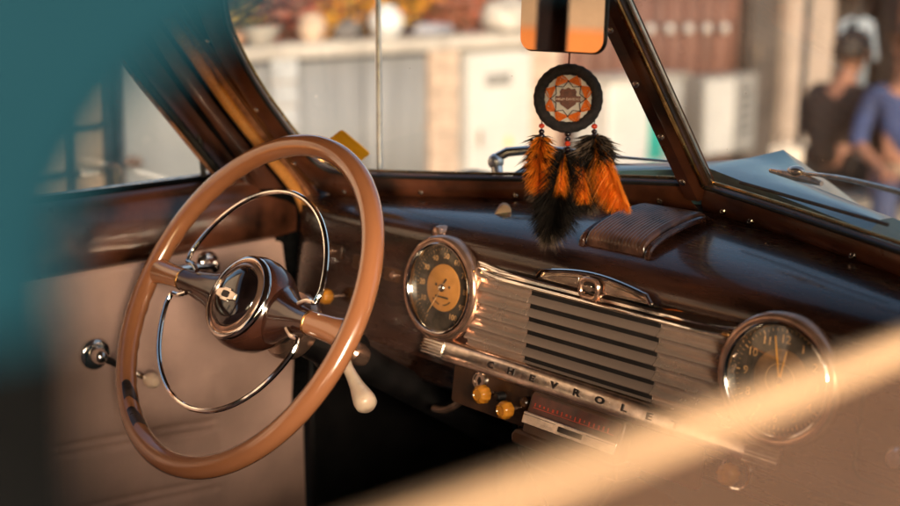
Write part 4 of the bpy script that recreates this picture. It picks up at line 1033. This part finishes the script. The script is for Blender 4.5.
def sitter(label, bx, shirt, trouser, hair, lean=0., turn=0., belt=None, by=.03, sc=1.10):
    o0 = BF((bx, by, .43)); p = thing('person', label, 'person', tuple(o0), 'people sitting on the stone bench')
    F = Frame(o0, BF.ex, BF.ey, BF.ez).rot((0, 0, 1), turn)
    for a in ('ex', 'ey', 'ez'): setattr(F, a, getattr(F, a)*sc)
    f = F
    J = {'pelvis': (f((0, 0, .10)), .125, None), 'belly': (f((0, .02, .24)), .125, 'pelvis'), 'chest': (f((0, .02+lean*.4, .42)), .138, 'belly'),
         'neck0': (f((0, .02+lean*.7, .555)), .070, 'chest'), 'neck1': (f((0, .035+lean*.8, .625)), .055, 'neck0')}
    for s, n in ((-1, 'left'), (1, 'right')):
        J[n+'shoulder'] = (f((s*.175, .02+lean*.6, .515)), .064, 'chest'); J[n+'elbow'] = (f((s*.235, .06+lean*.5, .27)), .044, n+'shoulder')
        J[n+'wrist'] = (f((s*.15, .27, .185)), .030, n+'elbow')
        J[n+'hip'] = (f((s*.10, .06, .085)), .095, 'pelvis'); J[n+'knee'] = (f((s*.13, .43, .07)), .062, n+'hip')
        J[n+'ankle'] = (f((s*.13, .46, -.35)), .040, n+'knee'); J[n+'toe'] = (f((s*.14, .60, -.40)), .036, n+'ankle')
        J[n+'palm'] = (f((s*.125, .335, .165)), (.018, .034), n+'wrist')
        for k in range(4):
            o_ = (k-1.5)*.019
            J[n+'fa%d' % k] = (f((s*.118+o_, .375, .165)), .0095, n+'palm'); J[n+'fb%d' % k] = (f((s*.113+o_*1.1, .408+(.006 if k in (1, 2) else 0), .150)), .0085, n+'fa%d' % k); J[n+'fc%d' % k] = (f((s*.110+o_*1.1, .425+(.006 if k in (1, 2) else 0), .132)), .0075, n+'fb%d' % k)
        J[n+'ta'] = (f((s*.09, .335, .172)), .011, n+'palm'); J[n+'tb'] = (f((s*.075, .365, .165)), .009, n+'ta')
    hc = f((0, .055+lean*.85, .74))
    J['head0'] = (f((0, .045+lean*.85, .665)), .060, 'neck1'); J['jaw'] = (f((0, .075+lean*.87, .690)), .066, 'head0'); J['skull'] = (f((0, .05+lean*.85, .755)), .096, 'jaw'); J['crown'] = (f((0, .045+lean*.85, .815)), .070, 'skull')
    J['nose'] = (f((0, .150+lean*.87, .725)), .018, 'jaw')
    body = skinned('body', J, skin, p)
    def sub(keys, grow, extra=None):
        out = {}
        for k in keys:
            q = J[k]; r = q[1] if not isinstance(q[1], tuple) else q[1][1]; out[k] = (q[0], r+grow, q[2] if q[2] in keys else None)
        return out
    sk = ['pelvis', 'belly', 'chest', 'neck0'] + [n+j for n in ('left', 'right') for j in ('shoulder', 'elbow')]
    S_ = sub(sk, .014); S_['neck0'] = (S_['neck0'][0], .075, 'chest')
    for n in ('left', 'right'): S_[n+'cuff'] = (J[n+'elbow'][0].lerp(J[n+'wrist'][0], .25 if belt else .9), .050, n+'elbow')
    skinned('shirt', S_, shirt, p)
    tk = ['pelvis'] + [n+j for n in ('left', 'right') for j in ('hip', 'knee', 'ankle')]
    skinned('trousers', sub(tk, .016), trouser, p)
    m = M(Frame(hc, F.ex, F.ey, F.ez))
    rows = []
    for i in range(1, 9):
        t = PI*.60*i/8
        rows.append([(.094*math.sin(t)*math.cos(u), -.012+.112*math.sin(t)*math.sin(u)*(1 if math.sin(u) < 0 else .92), .012+.120*math.cos(t)+(.055*max(0, math.sin(u))*(t/1.9) if True else 0)) for u in [2*PI*k/20 for k in range(20)]])
    g = m.grid(rows, close_v=True); c_ = m.v((0, -.012, .134)); [m.face([c_, g[0][k], g[0][(k+1) % 20]]) for k in range(20)]
    build('hair', m, hair, p, solid=.012)
    m = M(Frame(hc, F.ex, F.ey, F.ez))
    for s in (-1, 1): m.ball((s*.033, .083, .000), .011, 10, 6); 
    build('eyes', m, darkm, p)
    m = M(Frame(hc, F.ex, F.ey, F.ez)); m.ball((0, .088, -.062), .022, 10, 6, (1, .45, .3)); build('mouth', m, mat('lip', (.36, .12, .09), .5), p)
    m = M(Frame(hc, F.ex, F.ey, F.ez))
    for s in (-1, 1): m.ball((s*.094, -.005, -.008), .026, 10, 7, (.35, .7, 1.1))
    build('ears', m, skin, p)
    if belt:
        m = M(F.at((0, .01, .150))); m.lathe([(.150, -.024), (.154, -.02), (.154, .02), (.150, .024)], 28); build('belt', m, belt, p)
    m = M(F)
    for s in (-1, 1):
        m.ball((s*.137, .52, -.395), .055, 14, 8, (.9, 2.1, .75))
    build('shoes', m, darkm, p)
    return p
sitter('person in a blue top with a tan belt sitting on the bench', .25, mat('blue_cotton', (.028, .048, .14), .8, var=.12, vscale=8), mat('navy_cotton', (.045, .06, .13), .8, var=.12), mat('brown_hair', (.09, .035, .02), .6, var=.2, vscale=60), .02, .1, mat('tan_belt', (.42, .32, .22), .6), by=.16, sc=1.2)
sitter('person in a dark brown jacket and trousers sitting beside a paper bag on the bench', -.19, mat('dark_brown_cloth', (.028, .019, .018), .8, var=.15), mat('black_cloth', (.03, .024, .024), .8, var=.15), mat('black_hair', (.02, .014, .012), .6, var=.2), .12, 2.5, by=-.06)
cp = thing('yellow_cup', 'yellow paper cup standing on the bench left of the paper bag', 'cup', tuple(BF((-.66, .1, .43))))
m = M(BF.at((-.66, .12, .432))); m.lathe([(.0001, 0), (.032, 0), (.044, .12), (.046, .123), (.043, .123), (.031, .004), (.0001, .004)], 24); build('cup_body', m, mat('yellow_card', (.75, .46, .05), .5, var=.05), cp)

# ---------------- pots and plants on the coping, shrubs and house behind
def pot(name, label, y, prof, mm, x=WX-.12, cat='pot', grp='pots and stones on the coping'):
    m = M(Frame((x, y, -.004))); m.lathe(prof, 32, cap0=True)
    return tag(build(name, m, mm, None, (x, y, -.004)), label, cat, grp)
pot('bowl_planter', 'wide cream bowl on the coping next to the windshield post', 3.30, [(.06, 0), (.075, .01), (.105, .06), (.125, .10), (.130, .11), (.118, .11), (.09, .06), (.0001, .05)], coping)
pot('clay_pot', 'rounded beige clay pot on the coping between bowl and dark boulder', 3.70, [(.055, 0), (.085, .04), (.095, .09), (.080, .15), (.055, .175), (.06, .19), (.05, .19), (.045, .15), (.0001, .12)], mat('beige_clay', (.52, .38, .29), .8, var=.08, vscale=10))
pot('white_jar', 'round glossy white jar on the coping right of the antenna', 4.33, [(.06, 0), (.10, .03), (.125, .09), (.115, .15), (.08, .20), (.06, .215), (.065, .23), (.055, .23), (.05, .2), (.0001, .15)], mat('white_glaze', (.60, .61, .62), .15, coat=.6, var=.03))
def rock(name, label, x, y, z, r, sc, mm, seed, cat='stone', grp='pots and stones on the coping'):
    m = M(); m.ball((0, 0, 0), 1, 20, 12)
    for v in m.bm.verts:
        v.co *= 1+.28*mnoise.noise(v.co*1.3+V((seed, 0, 0))); v.co = V((v.co.x*r*sc[0]+x, v.co.y*r*sc[1]+y, v.co.z*r*sc[2]+z+r*sc[2]*.8))
    return tag(build(name, m, mm, None, (x, y, z)), label, cat, grp)
rock('boulder', 'dark grey boulder on the coping just left of the antenna', WX-.1, 3.98, -.005, .085, (1, 1.2, .9), mat('dark_stone', (.13, .12, .12), .9, var=.2, vscale=9), 1)
rock('boulder', 'low bluish grey flat stone on the coping right of the white jar', WX-.1, 4.72, -.005, .12, (1, 1.5, .45), mat('blue_stone', (.30, .30, .34), .9, var=.2, vscale=9), 2)
rock('boulder', 'large pale grey stone on the coping left of the rear view mirror', WX-.1, 5.50, -.005, .17, (1, 1.25, .85), mat('pale_stone', (.46, .42, .38), .9, var=.15, vscale=7), 3)
rock('boulder', 'small reddish brown stone on the coping near the windshield post', WX-.1, 3.08, -.005, .07, (1, 1.1, .8), terr, 4)
# garden bed behind the wall
m = M(); rows = [[(x, y, -.10+.05*mnoise.noise(V((x, y, 0)))) for y in [2.2+i*.4 for i in range(24)]] for x in (-5.62, -6.2, -7.0, -8.0, -9.2)]
m.grid(rows); structure(build('garden_ground', m, mat('brown_soil', (.16, .10, .065), .95, var=.3, vscale=4, bump=.5, bscale=30), None, (-7, 6, -.1)))
def shrub(label, x, y, r, h, cols, n, seed, name='flowering_shrub'):
    rnd = random.Random(seed); p = thing(name, label, 'shrub', (x, y, -.10), 'garden shrubs behind the lane wall')
    m = M()
    for k in range(7):
        a = rnd.random()*2*PI; m.tube(catmull([(x, y, -.11), (x+.3*r*math.cos(a), y+.3*r*math.sin(a), -.1+h*.4), (x+.7*r*math.cos(a), y+.7*r*math.sin(a), -.1+h*.8)], 4), [.014-.0012*i for i in range(9)], 6)
    build('stem', m, mat('bark', (.12, .07, .045), .9), p)
    clumps = [(rnd.gauss(0, .45), rnd.gauss(0, .45), rnd.random()) for _ in range(9)]
    ms = [M() for _ in cols]
    for i in range(n):
        c = rnd.choice(clumps); k = min(len(cols)-1, int(rnd.random()**1.3*len(cols)))
        q = V((x+r*c[0]+rnd.gauss(0, .22*r), y+r*c[1]+rnd.gauss(0, .22*r), -.1+h*(.18+.75*c[2])+rnd.gauss(0, .12*h)))
        if q.z < -.1: q.z = -.08
        s_ = rnd.uniform(.018, .042); d1 = V((rnd.gauss(0, 1), rnd.gauss(0, 1), rnd.gauss(0, 1))).normalized(); d2 = d1.orthogonal().normalized()
        mm = ms[k]; mm.face([mm.v(q-d1*s_), mm.v(q+d2*s_*.5), mm.v(q+d1*s_), mm.v(q-d2*s_*.5)])
    for mm, (nm, mt) in zip(ms, cols): build(nm, mm, mt, p, weld=False)
leafg = thin_mat('olive_leaf', (.10, .105, .03), .35); leafy = thin_mat('golden_leaf', (.88, .56, .07), .35)
flo = thin_mat('orange_blossom', (.95, .36, .02), .35); flr = thin_mat('rust_blossom', (.55, .13, .06), .35); flp = thin_mat('pink_blossom', (.66, .28, .20), .35); drk = thin_mat('dry_leaf', (.20, .10, .05), .35)
shrub('dry brown and olive shrub nearest the windshield post', -5.95, 3.25, .38, .62, [('foliage', drk), ('foliage', leafg), ('blossom', leafy)], 1500, 1)
shrub('rust red flowering shrub behind the cream bowl', -6.0, 3.85, .38, .60, [('foliage', flr), ('blossom', flp), ('foliage', drk)], 1500, 2)
shrub('bright orange flowering shrub behind the dark boulder', -5.95, 4.30, .30, .60, [('blossom', flo), ('foliage', leafy), ('foliage', drk)], 1300, 3)
shrub('orange and gold shrub behind the white jar', -6.0, 4.78, .28, .55, [('blossom', flo), ('blossom', leafy), ('foliage', leafg)], 1200, 4)
shrub('brown leafy shrub with pink flowers left of the mirror', -6.1, 5.35, .42, .60, [('foliage', drk), ('blossom', flp), ('foliage', flr)], 1400, 5)
shrub('tall dark bushy shrub far behind the wall', -7.2, 4.6, .8, 1.3, [('foliage', drk), ('foliage', leafg), ('foliage', flr)], 2200, 6, 'garden_shrub')
shrub('tall russet shrub behind the rear view mirror', -7.2, 6.6, .8, 1.3, [('foliage', flr), ('foliage', drk), ('blossom', flp)], 2200, 7, 'garden_shrub')
shrub('olive green shrub far back left of the others', -7.0, 3.2, .7, 1.2, [('foliage', leafg), ('foliage', leafy), ('foliage', drk)], 1800, 8, 'garden_shrub')
hb_ = thing('brown_house', 'long brown house with a low roof behind the garden shrubs', 'house', (-9.8, 6, -.2))
m = M(); m.box((-10.6, .5, -.25), (-9.4, 13, 2.6)); build('wall', m, mat('brown_render', (.34, .20, .13), .85, var=.15, vscale=1.5), hb_)
m = M(); m.prism([(-10.9, 2.6), (-9.0, 2.55), (-10.0, 3.4)], 0, 12.9)
for v in m.bm.verts: v.co = V((v.co.x, .3+v.co.z, v.co.y))
build('roof', m, terr, hb_)
for yy in (2.6, 5.0, 8.0):
    m = M(); m.box((-9.402, yy, .75), (-9.36, yy+.9, 1.75)); build('window', m, darkm, hb_)
# orange stall behind to the left, seen only in the mirror
of = thing('orange_stall', 'orange painted stall with a tan canopy behind the car, reflected in the mirror', 'stall', (WX+.4, -7, GZ))
m = M(); m.box((WX-.2, -10.5, GZ), (WX+.5, -3.5, -.10)); build('stall_counter', m, mat('orange_paint', (.85, .25, .02), .5, var=.08, vscale=2), of, bevel=.02)
m = M(); m.box((WX-.3, -10.6, -.095), (WX+.7, -3.4, -.055)); build('stall_board', m, coping, of)
m = M(); m.box((WX-.3, -10.6, .403), (WX-.22, -3.4, 1.15)); build('stall_canopy', m, mat('tan_canvas', (.55, .38, .24), .8, var=.1), of)
m = M(); m.box((WX-.28, -10.5, -.054), (WX-.24, -3.5, .40)); build('stall_back', m, mat('orange_board', (.85, .25, .02), .6, var=.1), of)

ph = thing('reflected_house', 'tall pale rendered house added behind the orange stall, seen only in reflections', 'house', (-7.6, -9, GZ))  # added out of view so the chrome trim reflects a bright sunlit wall
m = M(); m.box((-9, -22, GZ), (-6.4, -1.3, 4.6)); build('wall', m, mat('peach_render', (.62, .50, .41), .85, var=.08, vscale=2), ph)
for yy in (-4.2, -7.4, -10.6, -13.8):
    m = M(); m.box((-6.42, yy, 1.4), (-6.37, yy+1.0, 2.9)); build('window', m, darkm, ph)
m = M(); m.box((-9.2, -22.2, 4.601), (-6.1, -1.1, 4.75)); build('roof', m, terr, ph)

# ================================================================== LIGHT, SKY, CAMERA
EL, AZ = math.radians(12.5), math.radians(30)
sd = V((math.cos(EL)*math.cos(AZ), -math.cos(EL)*math.sin(AZ), math.sin(EL)))        # towards the sun: passenger side, a little behind
sun = bpy.data.lights.new('sun', 'SUN'); sun.energy = 1.5; sun.angle = math.radians(14); sun.color = (1, .85, .68)
so = bpy.data.objects.new('sun', sun); COL.objects.link(so); so.rotation_euler = sd.to_track_quat('Z', 'Y').to_euler()
wd = bpy.data.worlds.new('World'); S.world = wd; wd.use_nodes = True
N, L = wd.node_tree.nodes, wd.node_tree.links
bg = N.get('Background'); sk = N.new('ShaderNodeTexSky'); sk.sky_type = 'NISHITA'; sk.sun_disc = False
sk.sun_elevation = EL; sk.sun_rotation = math.atan2(sd.x, sd.y); sk.dust_density = 2.5
L.new(sk.outputs[0], bg.inputs[0]); bg.inputs[1].default_value = .085
cam = bpy.data.cameras.new('camera'); co = bpy.data.objects.new('camera', cam); COL.objects.link(co); S.camera = co
yaw, pitch = math.radians(46.922), math.radians(12.986)
fw = V((-math.sin(yaw)*math.cos(pitch), math.cos(yaw)*math.cos(pitch), -math.sin(pitch)))
co.location = V((.8972, -1.0718, .4119+ZO)); co.rotation_euler = fw.to_track_quat('-Z', 'Y').to_euler()
cam.lens = 48.2; cam.sensor_width = 36; cam.clip_start = .01; cam.clip_end = 1500
cam.dof.use_dof = True; cam.dof.focus_distance = 1.46; cam.dof.aperture_fstop = 2.5; cam.dof.aperture_blades = 0
vs_ = S.view_settings; vs_.view_transform = 'Standard'; vs_.look = 'None'; vs_.gamma = 1; vs_.use_curve_mapping = False; vs_.exposure = 1.80
S.render.engine = 'CYCLES'
c = S.cycles; c.use_denoising = True; c.max_bounces = 10; c.transparent_max_bounces = 24; c.diffuse_bounces = 5; c.glossy_bounces = 5
c.caustics_reflective = False; c.caustics_refractive = False; c.sample_clamp_indirect = 6
